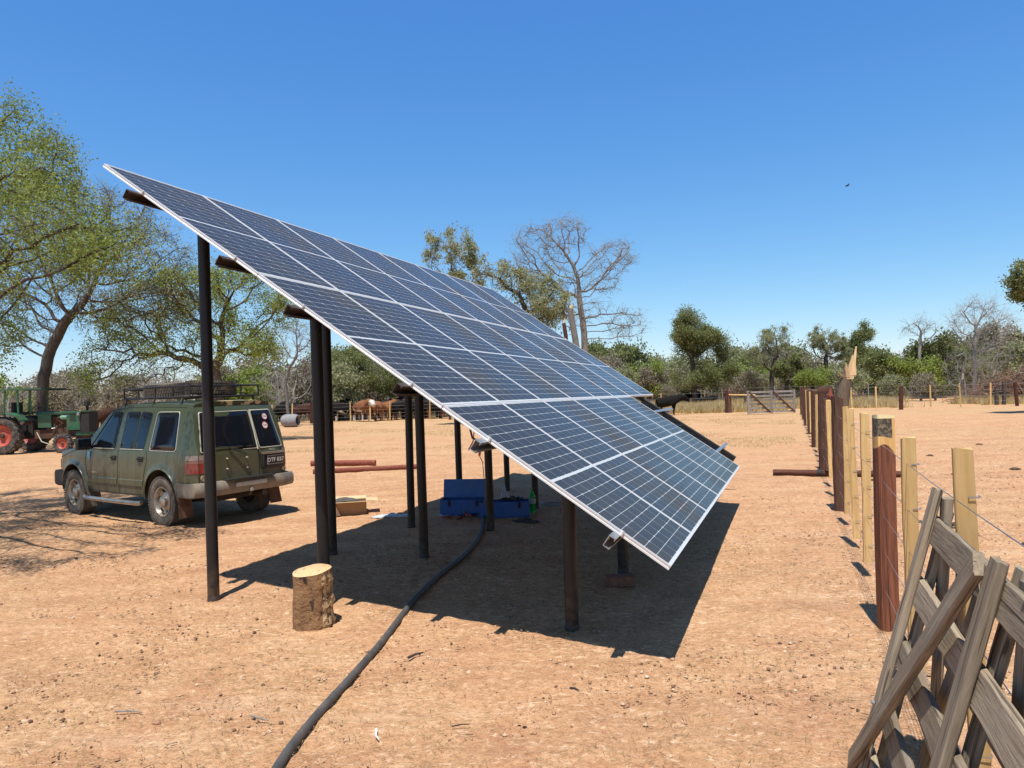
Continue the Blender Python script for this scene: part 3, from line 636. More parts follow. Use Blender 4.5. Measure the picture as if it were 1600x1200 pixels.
# ------------------------------------------------------------------ tool boxes and small things under the panels
blue = simple('blue_painted_steel', (.012, .085, .30), .42, 0, .12, 9, dirt=(.12, .09, .07), dirt_amt=.25, dscale=5)
def toolbox(label, g, rz, L, W_, H, open_lid, fill):
    root = empty('tool_box', g, rz, label, 'tool box', 'blue steel tool boxes'); t = .006
    mb = MB(); rs = [[(-L / 2, -W_ / 2), (L / 2, -W_ / 2), (L / 2, W_ / 2), (-L / 2, W_ / 2)], [(-L / 2 + t, -W_ / 2 + t), (L / 2 - t, -W_ / 2 + t), (L / 2 - t, W_ / 2 - t), (-L / 2 + t, W_ / 2 - t)]]
    ring = lambda q, z: [Vector((x, y, z)) for x, y in q]
    mb.rings([ring(rs[0], 0), ring(rs[0], H), ring(rs[1], H), ring(rs[1], .01)]); o = mb.build('box_body', blue, root, smooth=False)
    for s in (-.3, .3):
        MB().box((L * s, -W_ / 2 - .008, H - .05), (.035, .014, .09)).build('latch', M['dark'], root, smooth=False)
    h = MB(); h.tube([(L / 2 + .005, -.06, H * .6), (L / 2 + .03, -.05, H * .62), (L / 2 + .03, .05, H * .62), (L / 2 + .005, .06, H * .6)], .006, 6); h.build('handle', M['black_plastic'], root)
    if open_lid:
        lid = MB(); rs2 = lambda z: [Vector((-L / 2, 0, z)), Vector((L / 2, 0, z)), Vector((L / 2, W_, z)), Vector((-L / 2, W_, z))]
        inn = lambda z: [Vector((-L / 2 + t, t, z)), Vector((L / 2 - t, t, z)), Vector((L / 2 - t, W_ - t, z)), Vector((-L / 2 + t, W_ - t, z))]
        lid.rings([rs2(.05), rs2(0), inn(0), inn(.045)]); lo = lid.build('lid', blue, root, smooth=False); lo.location = (0, W_ / 2, H); lo.rotation_euler = (R(78), 0, 0)
    return root
tb1 = on(727, 803); toolbox('blue steel tool box with its lid standing open, left of the pair', tb1, R(-9), .72, .28, .24, True, True)
tb2 = on(789, 806); toolbox('lower blue tool box full of tools, right of the pair', tb2, R(-2), .74, .28, .235, False, True)
def junk(name, label, cat, g, r, n, mats, seed, hz=.05, ln=.16, rad=.012):
    rnd = random.Random(seed); root = empty(name, g, 0, label, cat)
    for k in range(n):
        a = rnd.random() * 3.14; c = Vector((rnd.uniform(-r, r), rnd.uniform(-r, r) * .5, rnd.uniform(.01, hz))); d = Vector((math.cos(a), math.sin(a), rnd.uniform(-.1, .25))) * ln * rnd.uniform(.5, 1)
        MB().tube([c - d / 2, c + Vector((0, 0, .008)), c + d / 2], [rad * rnd.uniform(.7, 1.2), rad, rad * rnd.uniform(.5, 1.4)], 6).build('hand_tool', mats[k % len(mats)], root)
redp = simple('red_grip', (.42, .035, .02), .45); dkm = simple('dark_tool_steel', (.06, .055, .05), .4, .6)
junk('loose_tools', 'tangle of red-handled pliers and grey tools on the ground before the open tool box', 'tools', on(715, 806) + Vector((0, -.14, 0)), .26, 11, [redp, dkm, M['galv'], redp, dkm], 5)
junk('stacked_tools', 'dark tools heaped in the top of the lower blue tool box', 'tools', tb2 + Vector((0.02, 0, .225)), .27, 14, [dkm, M['black_plastic'], M['dark']], 6, .05, .2)
def bottle():
    g = on(832, 800); gm, nt, b = newmat('green_plastic'); b.inputs['Base Color'].default_value = (.03, .55, .13, 1); b.inputs['Roughness'].default_value = .12; b.inputs['Transmission Weight'].default_value = .55; b.inputs['IOR'].default_value = 1.3
    root = empty('plastic_bottle', g, 0, 'large green plastic bottle standing right of the blue tool boxes', 'bottle')
    MB().lathe([(.0, .004), (.042, .0), (.052, .012), (.052, .10), (.049, .12), (.052, .14), (.052, .22), (.046, .26), (.025, .31), (.015, .335), (.015, .35)], 20).build('bottle_body', gm, root)
    MB().lathe([(.0, .372), (.016, .37), (.017, .345), (.017, .342)], 12).build('cap', simple('green_cap', (.02, .16, .05), .5), root)
    MB().lathe([(.0535, .14), (.0535, .215)], 20).build('paper_label', simple('pale_label', (.42, .44, .38), .6), root)
bottle()
def sheetlike(name, label, cat, g, sx, sy, h, mat, seed, rz=0, n=14):
    rnd = np.random.RandomState(seed); xs = np.linspace(-1, 1, n); V = []
    for i, a in enumerate(xs):
        for j, b in enumerate(xs):
            r = math.hypot(a, b); V.append((a * sx * (1 - .25 * abs(b)) * (1 + .1 * math.sin(5 * b + seed)), b * sy * (1 - .25 * abs(a)), max(.004, h * (1 - r * .7) * (0.45 + abs(float(vnoise(np.array([a * 2.3 + seed]), np.array([b * 2.3]))[0])) * 2.2))))
    Fq = np.array([(i * n + j, (i + 1) * n + j, (i + 1) * n + j + 1, i * n + j + 1) for i in range(n - 1) for j in range(n - 1)])
    o = link_mesh(name, np_mesh(name, np.array(V), Fq), mat, None, True, 60); o.location = g; o.rotation_euler = (0, 0, rz); md = o.modifiers.new('thick', 'SOLIDIFY'); md.thickness = .003; tag(o, label, cat)
    return o
sheetlike('plastic_bag', 'crumpled whitish plastic bag beside the cardboard box, half in shadow', 'bag', on(613, 806), .33, .12, .045, simple('white_plastic_film', (.50, .52, .55), .35, 0, .3, 12), 3, R(8))
sheetlike('cloth_rag', 'small dark rag lying on the ground in front of the green bottle', 'rag', on(822, 815), .20, .08, .07, simple('dark_cloth', (.06, .05, .04), .9, 0, .4, 12), 9, R(-15))
sheetlike('paper_sheet', 'white crumpled paper sticking up behind the lower blue tool box', 'paper', on(789, 783), .07, .06, .30, simple('white_paper', (.60, .60, .60), .7), 14)
ch = MB(); pts = [Vector((.22 * math.cos(a) * (1 + .06 * math.sin(3 * a)), .16 * math.sin(a), .02 + .008 * math.sin(7 * a))) for a in [k * math.pi * 4.3 / 60 for k in range(61)]]
co = ch.tube(pts, .011, 8).build('coiled_hose', simple('blue_grey_hose', (.20, .25, .32), .45), None); co.location = on(868, 789); tag(co, 'coil of thin blue-grey hose on the ground right of the bottle', 'hose')
bk = MB().box((0, 0, .045), (.27, .13, .10)).build('clay_brick', simple('brick', (.20, .085, .05), .9, 0, .25, 25, .5), None); bevel(bk, .006); bk.location = on(968, 915); bk.rotation_euler = (0, 0, R(3)); tag(bk, 'single reddish brick lying at the foot of the short rear post', 'brick')
def cardboard():
    card = simple('cardboard', (.36, .215, .105), .85, 0, .1, 8); ci = simple('pale_cardboard', (.60, .42, .24), .8, 0, .08, 8)
    g = on(547, 800); L, W_, H = .52, .36, .21; root = empty('cardboard_box', g, R(12), 'open brown cardboard box on the bare ground behind the front posts', 'box')
    mb = MB(); q = lambda a, b, z: [Vector((-a, -b, z)), Vector((a, -b, z)), Vector((a, b, z)), Vector((-a, b, z))]
    mb.rings([q(L / 2, W_ / 2, 0), q(L / 2, W_ / 2, H), q(L / 2 - .006, W_ / 2 - .006, H), q(L / 2 - .006, W_ / 2 - .006, .01)]).build('carton', card, root, smooth=False)
    for (c, d, e) in (((0, -W_ / 2 - .07, H + .008), (L, .17, .005), (-.12, 0, 0)), ((L / 2 + .09, 0, H + .006), (.19, W_ * .95, .005), (0, .12, 0)), ((0, W_ / 2 + .07, H + .01), (L, .16, .005), (.2, 0, 0)), ((-L / 2 - .07, -.03, H - .04), (.16, W_ * .9, .005), (0, -.75, 0))):
        MB().box(c, d, Euler(e).to_matrix()).build('flap', ci, root, smooth=False)
    MB().add([(-L / 2 - .004, -W_ / 2 - .01, 0), (-L / 2 + .12, -W_ / 2 - .05, 0), (-L / 2 + .03, -W_ / 2 - .012, H), (-L / 2 - .004, -W_ / 2 - .006, H), (-L / 2 - .008, -W_ / 2 - .004, 0), (-L / 2 + .12, -W_ / 2 - .044, 0), (-L / 2 + .03, -W_ / 2 - .006, H), (-L / 2 - .008, -W_ / 2, H)], [(0, 1, 2, 3), (7, 6, 5, 4), (0, 4, 5, 1), (1, 5, 6, 2), (2, 6, 7, 3), (3, 7, 4, 0)]).build('torn_corner', ci, root, smooth=False)
    sheetlike('black_sack', 'dark crumpled sack lying in the top of the cardboard box', 'sack', g + Vector((-.08, .02, H - .02)), .26, .13, .09, simple('dark_sack', (.06, .055, .05), .7, 0, .4, 14, .3), 21, R(12))
cardboard()
# wiring box hanging under the array
wb = empty('wiring_bundle', apt(1.55, 2.18, -.2), 0, 'loose red and black cables with an orange connector hanging under the array', 'cable'); wi = wb.location.copy()
gA = AT(742, 672, wi.y); gB = AT(752, 688, wi.y); gC = AT(749, 712, wi.y); gD = AT(758, 760, wi.y)
cbl = simple('black_cable', (.02, .02, .02), .5)
MB().tube([Vector(AT(734, 668, wi.y)) - wi, Vector(AT(738, 684, wi.y)) - wi, Vector(AT(750, 690, wi.y)) - wi, Vector(AT(756, 684, wi.y)) - wi], .010, 7).build('cable', cbl, wb)
MB().tube([Vector(AT(741, 672, wi.y)) - wi, Vector(AT(739, 690, wi.y)) - wi, Vector(AT(732, 703, wi.y)) - wi], .006, 6).build('cable', redp, wb)
MB().tube([gC - wi, Vector(AT(754, 722, wi.y)) - wi, Vector(AT(756, 745, wi.y)) - wi, gD - wi, Vector(AT(757, 792, wi.y)) - wi], .004, 5).build('cable', cbl, wb)
MB().tube([gB - wi, gC - wi], [.016, .011], 8).build('connector', simple('orange_connector', (.45, .10, .03), .5), wb)

# ------------------------------------------------------------------ logs on the ground
def log(label, pa, pb, r, mat, seed, zoff=0, clamp=False):
    a, b = on(*pa), on(*pb); d = b - a; L = d.length
    o = rough_post(L, r, seed, 12, 18, .1, 0, .01, .07).build('wooden_log', mat, None, ang=60); z = d.normalized(); x = Vector((0, 0, 1)).cross(z).normalized(); y = z.cross(x)
    o.rotation_euler = Matrix((x, y, z)).transposed().to_euler(); o.location = a + Vector((0, 0, r * .9 + zoff)); tag(o, label, 'log')
    if clamp:
        c = MB().lathe([(r * 1.15, 0), (r * 1.25, .01), (r * 1.25, .09), (r * 1.15, .10)], 14).build('metal_band', M['dark'], o); c.location = (0, 0, L * .32)
    return o
log('upper of two reddish stripped logs lying behind the tall front posts', (487, 729), (587, 727), .085, M['log_wood'], 2)
log('lower, thinner and longer of the two reddish logs behind the posts', (489, 741), (660, 732), .062, M['log_wood'], 5)
log('dark banded log lying on the ground across the line of the wire fence', (1208, 743), (1432, 746), .062, M['dark_red_wood'], 9, clamp=True)
# round cut log end behind the fence
ro = AT(1291, 612, 26); r_ = empty('log_end', (ro.x, ro.y, 0), R(25), 'thick dark reddish-brown log end behind the pale battens, left of the broken trunk', 'log')
MB().lathe([(.0, -.20), (.18, -.19), (.24, -.15), (.25, .25), (.0, .27)], 20, 'y', c=(0, 0, 1.42)).build('log_body', M['dark_red_wood'], r_)
for s in (-.14, .14): MB().box((s, .05, .6), (.10, .10, 1.2)).build('leg', M['dark_red_wood'], r_, smooth=False)
# concrete drum on its side
dm = simple('grey_concrete', (.22, .22, .225), .8, 0, .15, 6, .2); dg = empty('concrete_tank', on(454, 667), R(-12), 'grey round-bodied tank lying on its side in front of the cattle fence', 'tank', scale=1)
db = MB().lathe([(.0, -.52), (.30, -.52), (.35, -.46), (.40, -.34), (.41, 0), (.41, .34), (.36, .47), (.32, .52), (.27, .52), (.27, .35), (.0, .35)], 28, 'x', c=(0, 0, .40)).build('tank_body', dm, dg)
MB().lathe([(.0, .36), (.26, .36)], 20, 'x', c=(0, 0, .40)).build('dark_opening', M['dark'], dg)
# bird
bd = AT(1324, 290, 18); bo = empty('bird', bd, 0, 'tiny dark bird flying alone in the clear sky', 'bird', rot=(0, R(-20), 0))
MB().lathe([(.0, -.055), (.012, -.045), (.019, -.015), (.018, .02), (.010, .045), (.0, .06)], 10, 'x').build('bird_body', M['dark'], bo)
for s in (-1, 1): MB().add([(-.01, 0, .01), (.03, 0, .01), (.03, s * .07, .03), (.055, s * .13, .01), (.01, s * .08, .032), (-.01, 0, .006), (.03, 0, .006), (.03, s * .07, .026), (.055, s * .13, .006), (.01, s * .08, .028)], [(0, 1, 2, 4), (4, 2, 3), (5, 9, 7, 6), (9, 8, 7)]).build('wing', M['dark'], bo)
MB().add([(.05, -.006, 0), (.05, .006, 0), (.085, .02, .004), (.085, -.02, .004), (.05, 0, .006)], [(0, 1, 2, 3), (0, 3, 4), (1, 4, 2), (3, 2, 4)]).build('tail', M['dark'], bo)

# ------------------------------------------------------------------ green off-road car
def paint_mat():
    m, nt, b = newmat('green_car_paint'); v = coords(nt); tc = nt.nodes.new('ShaderNodeTexCoord'); sp = nt.nodes.new('ShaderNodeSeparateXYZ'); nt.links.new(tc.outputs['Object'], sp.inputs[0])
    base = mix(nt, noise(nt, v, 1.4, 3), (.042, .055, .026), (.060, .074, .036))
    # washed-down streaks of dust on the doors
    st = noise(nt, coords(nt, (7, 1, .45)), 1.6, 5, .6, .3); stf = ramp(nt, st, [(.42, (0, 0, 0)), (.62, (1, 1, 1))]).outputs[0]
    low = nt.nodes.new('ShaderNodeMapRange'); low.inputs[1].default_value = 1.25; low.inputs[2].default_value = .45; nt.links.new(sp.outputs[2], low.inputs[0])
    side = nt.nodes.new('ShaderNodeMapRange'); side.inputs[1].default_value = 0.3; side.inputs[2].default_value = 1.0; nt.links.new(sp.outputs[0], side.inputs[0])
    c = mix(nt, math_(nt, 'MULTIPLY', math_(nt, 'MULTIPLY', stf, low.outputs[0]), .55), base, (.16, .145, .10))
    rear = nt.nodes.new('ShaderNodeMapRange'); rear.inputs[1].default_value = -.7; rear.inputs[2].default_value = -.82; nt.links.new(sp.outputs[0], rear.inputs[0])
    c = mix(nt, math_(nt, 'MULTIPLY', math_(nt, 'MULTIPLY', rear.outputs[0], low.outputs[0]), .45), c, (.17, .14, .085))
    fd = noise(nt, v, 5, 6, .6); c = mix(nt, math_(nt, 'MULTIPLY', math_(nt, 'MULTIPLY', fd, low.outputs[0]), .30), c, (.20, .15, .10))
    # sun-bleached bare strip on the rear roof edge
    bl = math_(nt, 'MULTIPLY', math_(nt, 'GREATER_THAN', sp.outputs[2], 1.755), math_(nt, 'LESS_THAN', sp.outputs[0], -.50)); bl = math_(nt, 'MULTIPLY', bl, ramp(nt, noise(nt, v, 5, 5), [(.44, (0, 0, 0)), (.47, (1, 1, 1))]).outputs[0])
    bl = math_(nt, 'MULTIPLY', bl, math_(nt, 'LESS_THAN', math_(nt, 'ABSOLUTE', math_(nt, 'ADD', sp.outputs[1], .15)), .38))
    c = mix(nt, bl, c, (.62, .50, .30))
    nt.links.new(c, b.inputs['Base Color']); b.inputs['Roughness'].default_value = .34; b.inputs['Coat Weight'].default_value = .30; b.inputs['Coat Roughness'].default_value = .25; return m
M['paint'] = paint_mat()
M['glass'] = simple('dark_tinted_glass', (.006, .008, .013), .06, 0, .2, 2)
M['seal'] = simple('pale_window_trim', (.46, .43, .34), .5, .2, .15, 10)
M['bumper'] = simple('dusty_bumper', (.17, .155, .13), .6, 0, .2, 5, 0, dirt=(.33, .25, .17), dirt_amt=.5, dscale=4)
M['chrome'] = simple('dusty_chrome', (.50, .46, .40), .33, .8, .15, 14, dirt=(.26, .19, .12), dirt_amt=.7, dscale=7)
def make_car():
    A = G(254, 823, -.07); B = min((G(118, yy / 4, -.07) for yy in range(3120, 3260)), key=lambda q: abs((q - A).length - 2.76)); d = (B - A); d.z = 0; hd = math.atan2(d.y, d.x)
    root = empty('off_road_car', (0, 0, 0), hd, 'dusty dark green five-door off-road car parked behind the front posts', 'car')
    # rear-left tyre contact (local (0, .84)) sits on A
    off = Matrix.Rotation(hd, 3, 'Z') @ Vector((0.02, .86, 0)); root.location = (A.x - off.x, A.y - off.y, -.075); root.scale = (1, 1, 1.055)
    WB = 2.76; RW = .37
    # half width as a function of height and length
    def hw(x, z):
        pts = [(.3, .84), (.50, .872), (.75, .885), (.98, .875), (1.10, .862), (1.45, .775), (1.70, .712), (1.80, .66)]
        for (z0, w0), (z1, w1) in zip(pts[:-1], pts[1:]):
            if z <= z1: t = max(0, (z - z0) / (z1 - z0)); wv = w0 + (w1 - w0) * t; break
        else: wv = pts[-1][1]
        if x > 2.3: wv -= .06 * ((x - 2.3) / 1.2) ** 2
        if x > 3.25: wv -= .16 * ((x - 3.25) / .25) ** 2
        if x < -.66: wv -= .10 * (min(1, (-.66 - x) / .20)) ** 2
        # flared arches
        for xa in (0, WB):
            dd = math.hypot(x - xa, z - .37)
            if .40 < dd < .62 and z < .95: wv += .030 * math.exp(-((dd - .47) / .055) ** 2)
        if z < 1.11 and abs(z - .60) < .05 and -.0 < x < 2.4: wv += .0
        return wv
    def xr(z):      # rear face profile
        return -.855 if z < 1.08 else -.855 + (z - 1.08) * .34 + max(0, z - 1.66) ** 2 * 3.0
    def zt(x):
        pts = [(-.86, 1.80), (-.5, 1.815), (.4, 1.825), (1.2, 1.815), (1.55, 1.79), (1.72, 1.755), (2.38, 1.20), (2.46, 1.16), (2.9, 1.12), (3.3, 1.055), (3.44, .99), (3.50, .86)]
        for (x0, z0), (x1, z1) in zip(pts[:-1], pts[1:]):
            if x <= x1: return z0 + (z1 - z0) * (x - x0) / (x1 - x0)
        return pts[-1][1]
    def zb(x):
        z = .42 if -.45 < x < WB + .45 else .50
        for xa in (0, WB):
            q = .455 ** 2 - (x - xa) ** 2
            if q > 0: z = max(z, .40 + math.sqrt(q))
        return z
    xs = set([round(v, 3) for v in np.arange(-.855, 3.5, .06)] + [3.50])
    for xa in (0, WB):
        for s in (-1, 1): xs |= {xa + s * .4549, xa + s * .456, xa + s * .44, xa + s * .41}
    for e in (1.72, 2.38, 2.46, 3.30, 3.44, -.78, -.82, -.84, 3.36, 3.40, 3.47): xs.add(e)
    xs = sorted(xs); NR = 22
    mb = MB(); sidesL = []
    for x in xs:
        zl, zh = zb(x), zt(x); col_ = []
        for j in range(NR + 1):
            t = j / NR; z = zl + (zh - .05 - zl) * t
            sh = (xr(z) - (-.855)) * max(0, 1 - (x + .855) / .62); xx = x + sh
            col_.append((xx, hw(xx, z), z))
        sidesL.append(col_)
    nT = 14
    rows = []
    for ci, x in enumerate(xs):
        Lc = sidesL[ci]; xx, wv, z = Lc[-1]; ring = [Vector(p) for p in Lc]
        crown = .045 if x < 2.3 else .03; zh = zt(x) if x > 0 else zt(x)
        # rounded shoulder then crowned top
        for k in range(1, nT):
            t = k / nT; a = math.pi * t; yy = wv * math.copysign(abs(math.cos(a)) ** .55, math.cos(a)); zz = z + .05 * (math.sin(a) ** .45) + crown * math.sin(a) ** 2 * .5
            ring.append(Vector((xx + (.06 * math.sin(a) * (1 if x > 2.3 else 0) if x > 3.2 else (-.05 * math.sin(a) * max(0, 1 - (x + .855) / .3))), yy, zz)))
        ring += [Vector((p[0], -p[1], p[2])) for p in reversed(Lc)]
        rows.append(ring)
    mb.rings(rows, close=False, caps=False)
    # rear and front faces
    for ci, sgn in ((0, -1), (len(xs) - 1, 1)):
        Lc = sidesL[ci]; nY = nT; grid = []
        for (xx, wv, z) in Lc:
            grid.append([Vector((xx + sgn * .035 * (1 - (1 - 2 * k / nY) ** 4) * (1 if sgn < 0 else 2.2), wv * (1 - 2 * k / nY), z)) for k in range(nY + 1)])
        grid.append(rows[ci][NR:NR + nT + 1])
        mb.rings(grid, close=False, caps=False)
    body = mb.build('body', M['paint'], root, ang=32)
    # panel seams, slightly proud dark lines
    def P(x, z, o=.003, s=1): return Vector((x, s * (hw(x, z) + o), z))
    for s in (1, -1):
        for ln in ([(2.32, 1.10), (2.34, .9), (2.26, .66), (2.22, .44)], [(1.28, 1.10), (1.28, .75), (1.26, .44)], [(.42, 1.10), (.40, .98), (.46, .80), (.50, .66), (.50, .44)], [(2.22, .445), (1.5, .44), (.5, .445)], [(2.50, 1.11), (2.9, 1.04), (3.35, .93)], [(1.7, 1.72), (1.30, 1.755), (.60, 1.765), (-.45, 1.745)]):
            pts = []
            for (p, q) in zip(ln[:-1], ln[1:]):
                for k in range(6): t = k / 6; pts.append(P(p[0] + (q[0] - p[0]) * t, p[1] + (q[1] - p[1]) * t, .0, s))
            pts.append(P(*ln[-1], .0, s)); MB().tube(pts, .005, 5).build('door_seam', M['dark'], root)
    # windows
    def rounded(poly, r=.05, n=5):
        out = []; k = len(poly)
        for i in range(k):
            p0, p1, p2 = Vector(poly[i - 1]), Vector(poly[i]), Vector(poly[(i + 1) % k]); a = (p0 - p1).normalized(); b = (p2 - p1).normalized(); q = min(r, (p0 - p1).length * .4, (p2 - p1).length * .4)
            for j in range(n + 1): t = j / n; out.append((p1 + a * q) * (1 - t) ** 2 + p1 * 2 * t * (1 - t) + (p1 + b * q) * t ** 2)
        return out
    def patch(name, poly, fn, mat, o, ring=None, par=None, thick=.006, r=.05):
        rp = rounded(poly, r); c = sum(rp, Vector((0, 0))) / len(rp); mb = MB()
        if ring is None:
            rings = [[fn(*(c + (p - c) * s), o - (thick if s == 1.02 else 0)) for p in rp] for s in (1.02, 1.0, .66, .33)]
            mb.rings(rings, True, False); mb.add([fn(*c, o)] + rings[-1], [(0, i + 1, (i + 1) % len(rp) + 1) for i in range(len(rp))])
        else:
            def grow(g): return [fn(*(p + (p - c).normalized() * g), o - (thick if g in (ring, -.002) else 0)) for p in rp]
            mb.rings([grow(-.002), grow(.0), grow(ring * .8), grow(ring)], True, False)
        return mb.build(name, mat, par or root, ang=50)
    for s in (1, -1):
        fn = lambda x, z, o, s=s: Vector((x, s * (hw(x, z) + o), z))
        wins = [[(2.20, 1.135), (1.40, 1.135), (1.36, 1.69), (1.66, 1.69)], [(1.22, 1.135), (.84, 1.135), (.80, 1.69), (1.21, 1.69)], [(.80, 1.135), (.52, 1.135), (.44, 1.67), (.76, 1.69)], [(.34, 1.12), (-.38, 1.12), (-.30, 1.68), (.30, 1.68)]]
        for k, pl in enumerate(wins):
            f = patch('window', pl, fn, M['glass'], .0035); patch('window_trim', pl, fn, M['seal'] if k == 3 else M['dark'], .005, ring=.014, par=f)
        for (xa_, xb_) in ((2.20, 1.40), (1.22, .52)): MB().tube([P(xa_ + (xb_ - xa_) * q / 6, 1.122, .004, s) for q in range(7)], .007, 5).build('window_sill_trim', M['seal'], root)
        # moulding, sill, step, handles, flare lips
        MB().rings([[P(x, z_, o_, s) for z_, o_ in ((.565, .0), (.575, .016), (.655, .016), (.668, .0))] for x in np.linspace(2.24, 1.30, 8)], True).build('side_moulding', M['paint'], root)
        MB().rings([[P(x, z_, o_, s) for z_, o_ in ((.565, .0), (.575, .016), (.655, .016), (.668, .0))] for x in np.linspace(1.25, .52, 8)], True).build('side_moulding', M['paint'], root)
        for hx in (1.40, .58):
            MB().box((hx, s * (hw(hx, .98) + .001), .98), (.15, .012, .075)).build('handle_recess', M['dark'], root, smooth=False)
            MB().tube([(hx - .07, s * (hw(hx, .99) + .01), .985), (hx - .05, s * (hw(hx, .99) + .035), .992), (hx + .05, s * (hw(hx, .99) + .035), .992), (hx + .07, s * (hw(hx, .99) + .01), .985)], .012, 8).build('door_handle', M['dark'], root)
        MB().tube([(2.28, s * .93, .34), (2.2, s * .95, .325), (.55, s * .95, .325), (.48, s * .93, .34)], .034, 10).build('side_step', M['chrome'], root)
        for xa in (0, WB):
            pts = [(xa + .46 * math.cos(a), z_) for a in [math.pi * k / 20 for k in range(21)] for z_ in [.40 + .455 * math.sin(a)]]
            MB().tube([Vector((x, s * (hw(x, z_) - .004), z_)) for x, z_ in pts], .014, 6).build('wheel_arch_lip', M['paint'], root)
            inner = MB(); inner.rings([[Vector((xa + .47 * math.cos(a), yv, .40 + .465 * math.sin(a))) for a in [math.pi * k / 14 for k in range(15)]] for yv in (s * .86, s * .50)], False, False); inner.rings([[Vector((xa + rr_ * math.cos(a), s * .52, .40 + rr_ * math.sin(a))) for a in [math.pi * k / 14 for k in range(15)]] for rr_ in (.465, .01)], False, False)
            inner.build('wheel_well', simple('dusty_wheel_well', (.07, .05, .035), .9, 0, .3, 6), root)
        # mud flaps
        for xa in (-.50, WB - .52):
            MB().add([(xa, s * .70, .50), (xa, s * .905, .50), (xa - .07, s * .93, .17), (xa - .07, s * .70, .17), (xa + .012, s * .70, .50), (xa + .012, s * .905, .50), (xa - .058, s * .93, .17), (xa - .058, s * .70, .17)], [(0, 1, 2, 3), (7, 6, 5, 4), (0, 4, 5, 1), (1, 5, 6, 2), (2, 6, 7, 3), (3, 7, 4, 0)]).build('mud_flap', M['dusty_rubber'] if xa > 0 else simple('rusty_mud_flap', (.11, .055, .03), .8, 0, .4, 9), root, smooth=False)
        # tail light, wraps the corner
        for (z0, z1, mt) in ((.80, .94, simple('red_lens', (.22, .014, .012), .3, 0, .3, 20, dirt=(.2, .13, .09), dirt_amt=.5)), (.945, .985, simple('amber_lens', (.22, .10, .07), .3)), (.99, 1.06, simple('clear_lens', (.24, .19, .16), .35))):
            cs_ = []
            for z_ in (z0, z1):
                q = []
                for x_ in (-.68, -.72, -.76, -.80, -.83, -.853): q.append(Vector((x_, s * (hw(x_, z_) + .010), z_)))
                q.append(Vector((-.862, s * (hw(-.855, z_) - .01), z_))); q.append(Vector((-.885, s * (hw(-.855, z_) - .08), z_)))
                cs_.append(q)
            MB().rings(cs_, False, False).build('tail_light', mt, root)
        MB().lathe([(.0, .0), (.035, .0), (.04, -.01), (.04, -.02)], 14, 'x', c=(-.872, s * .73, .735)).build('reflector', simple('pale_reflector', (.6, .5, .35), .4), root)
        # mirror
        mr = bevel(MB().box((2.10, s * 1.02, 1.20), (.10, .24, .19)).build('door_mirror', M['black_plastic'], root, smooth=False), .03, 3)
        MB().box((2.044, s * 1.02, 1.20), (.006, .19, .14)).build('mirror_glass', M['glass'], mr, smooth=False)
        MB().tube([(2.12, s * .84, 1.14), (2.10, s * .95, 1.15)], .03, 8).build('mirror_arm', M['black_plastic'], root)
        # headlight
        MB().box((3.49, s * .60, .82), (.06, .30, .15)).build('headlight', M['glass'], root, smooth=False)
    # windscreen
    fw = lambda y, t, o: Vector((2.36 - .60 * t + o * .6, y * (1 - .10 * t), 1.215 + .51 * t + o + .028 * (1 - (y / .75) ** 2)))
    g = patch('windscreen', [(-.74, .02), (.74, .02), (.72, .98), (-.72, .98)], fw, M['glass'], .02); patch('windscreen_seal', [(-.74, .02), (.74, .02), (.72, .98), (-.72, .98)], fw, M['dark'], .022, ring=.02, par=g)
    # rear glass (two unequal doors)
    def fr(y, z, o): return Vector((xr(z) - .035 * (1 - (y / max(.1, hw(xr(z), z))) ** 4) - o, y, z))
    ztop = 1.665; zlo = 1.10
    for pl, nm in (([(.735, zlo), (.64, ztop), (-.20, ztop), (-.235, zlo)], 'rear_window'), ([(-.275, zlo), (-.245, ztop), (-.62, ztop), (-.715, zlo)], 'rear_window')):
        f = patch(nm, pl, fr, M['glass'], .006, r=.03)
        patch('window_trim', pl, fr, M['seal'], .010, ring=.015, par=f, r=.03)
    MB().tube([fr(-.222, z, .022) for z in np.linspace(1.08, 1.68, 8)], .012, 6).build('door_gap_trim', M['seal'], root)
    for a, b in (((-.25, 1.06), (-.25, .56)), ((.78, 1.07), (.78, .56)), ((-.74, 1.07), (-.74, .56)), ((.78, .555), (-.74, .555))):
        MB().tube([fr(a[0] + (b[0] - a[0]) * k / 8, a[1] + (b[1] - a[1]) * k / 8, .002) for k in range(9)], .005, 5).build('door_seam', M['dark'], root)
    for yy, zz in ((.33, .98), (-.02, .97), (.33, .83), (-.02, .82)):
        MB().tube([fr(yy, zz, .0), fr(yy, zz, .035)], .012, 8).build('spare_wheel_stud', M['seal'], root)
    # wiper
    MB().tube([fr(.06, .99, .02), fr(.02, 1.03, .05), fr(.30, 1.14, .03)], .009, 6).build('rear_wiper', M['black_plastic'], root)
    MB().tube([fr(.55, 1.155, .022), fr(.05, 1.145, .022)], .008, 6).build('wiper_blade', M['black_plastic'], root)
    # stickers
    wh = simple('white_sticker', (.62, .60, .58), .5); rdm = simple('red_print', (.45, .05, .06), .5)
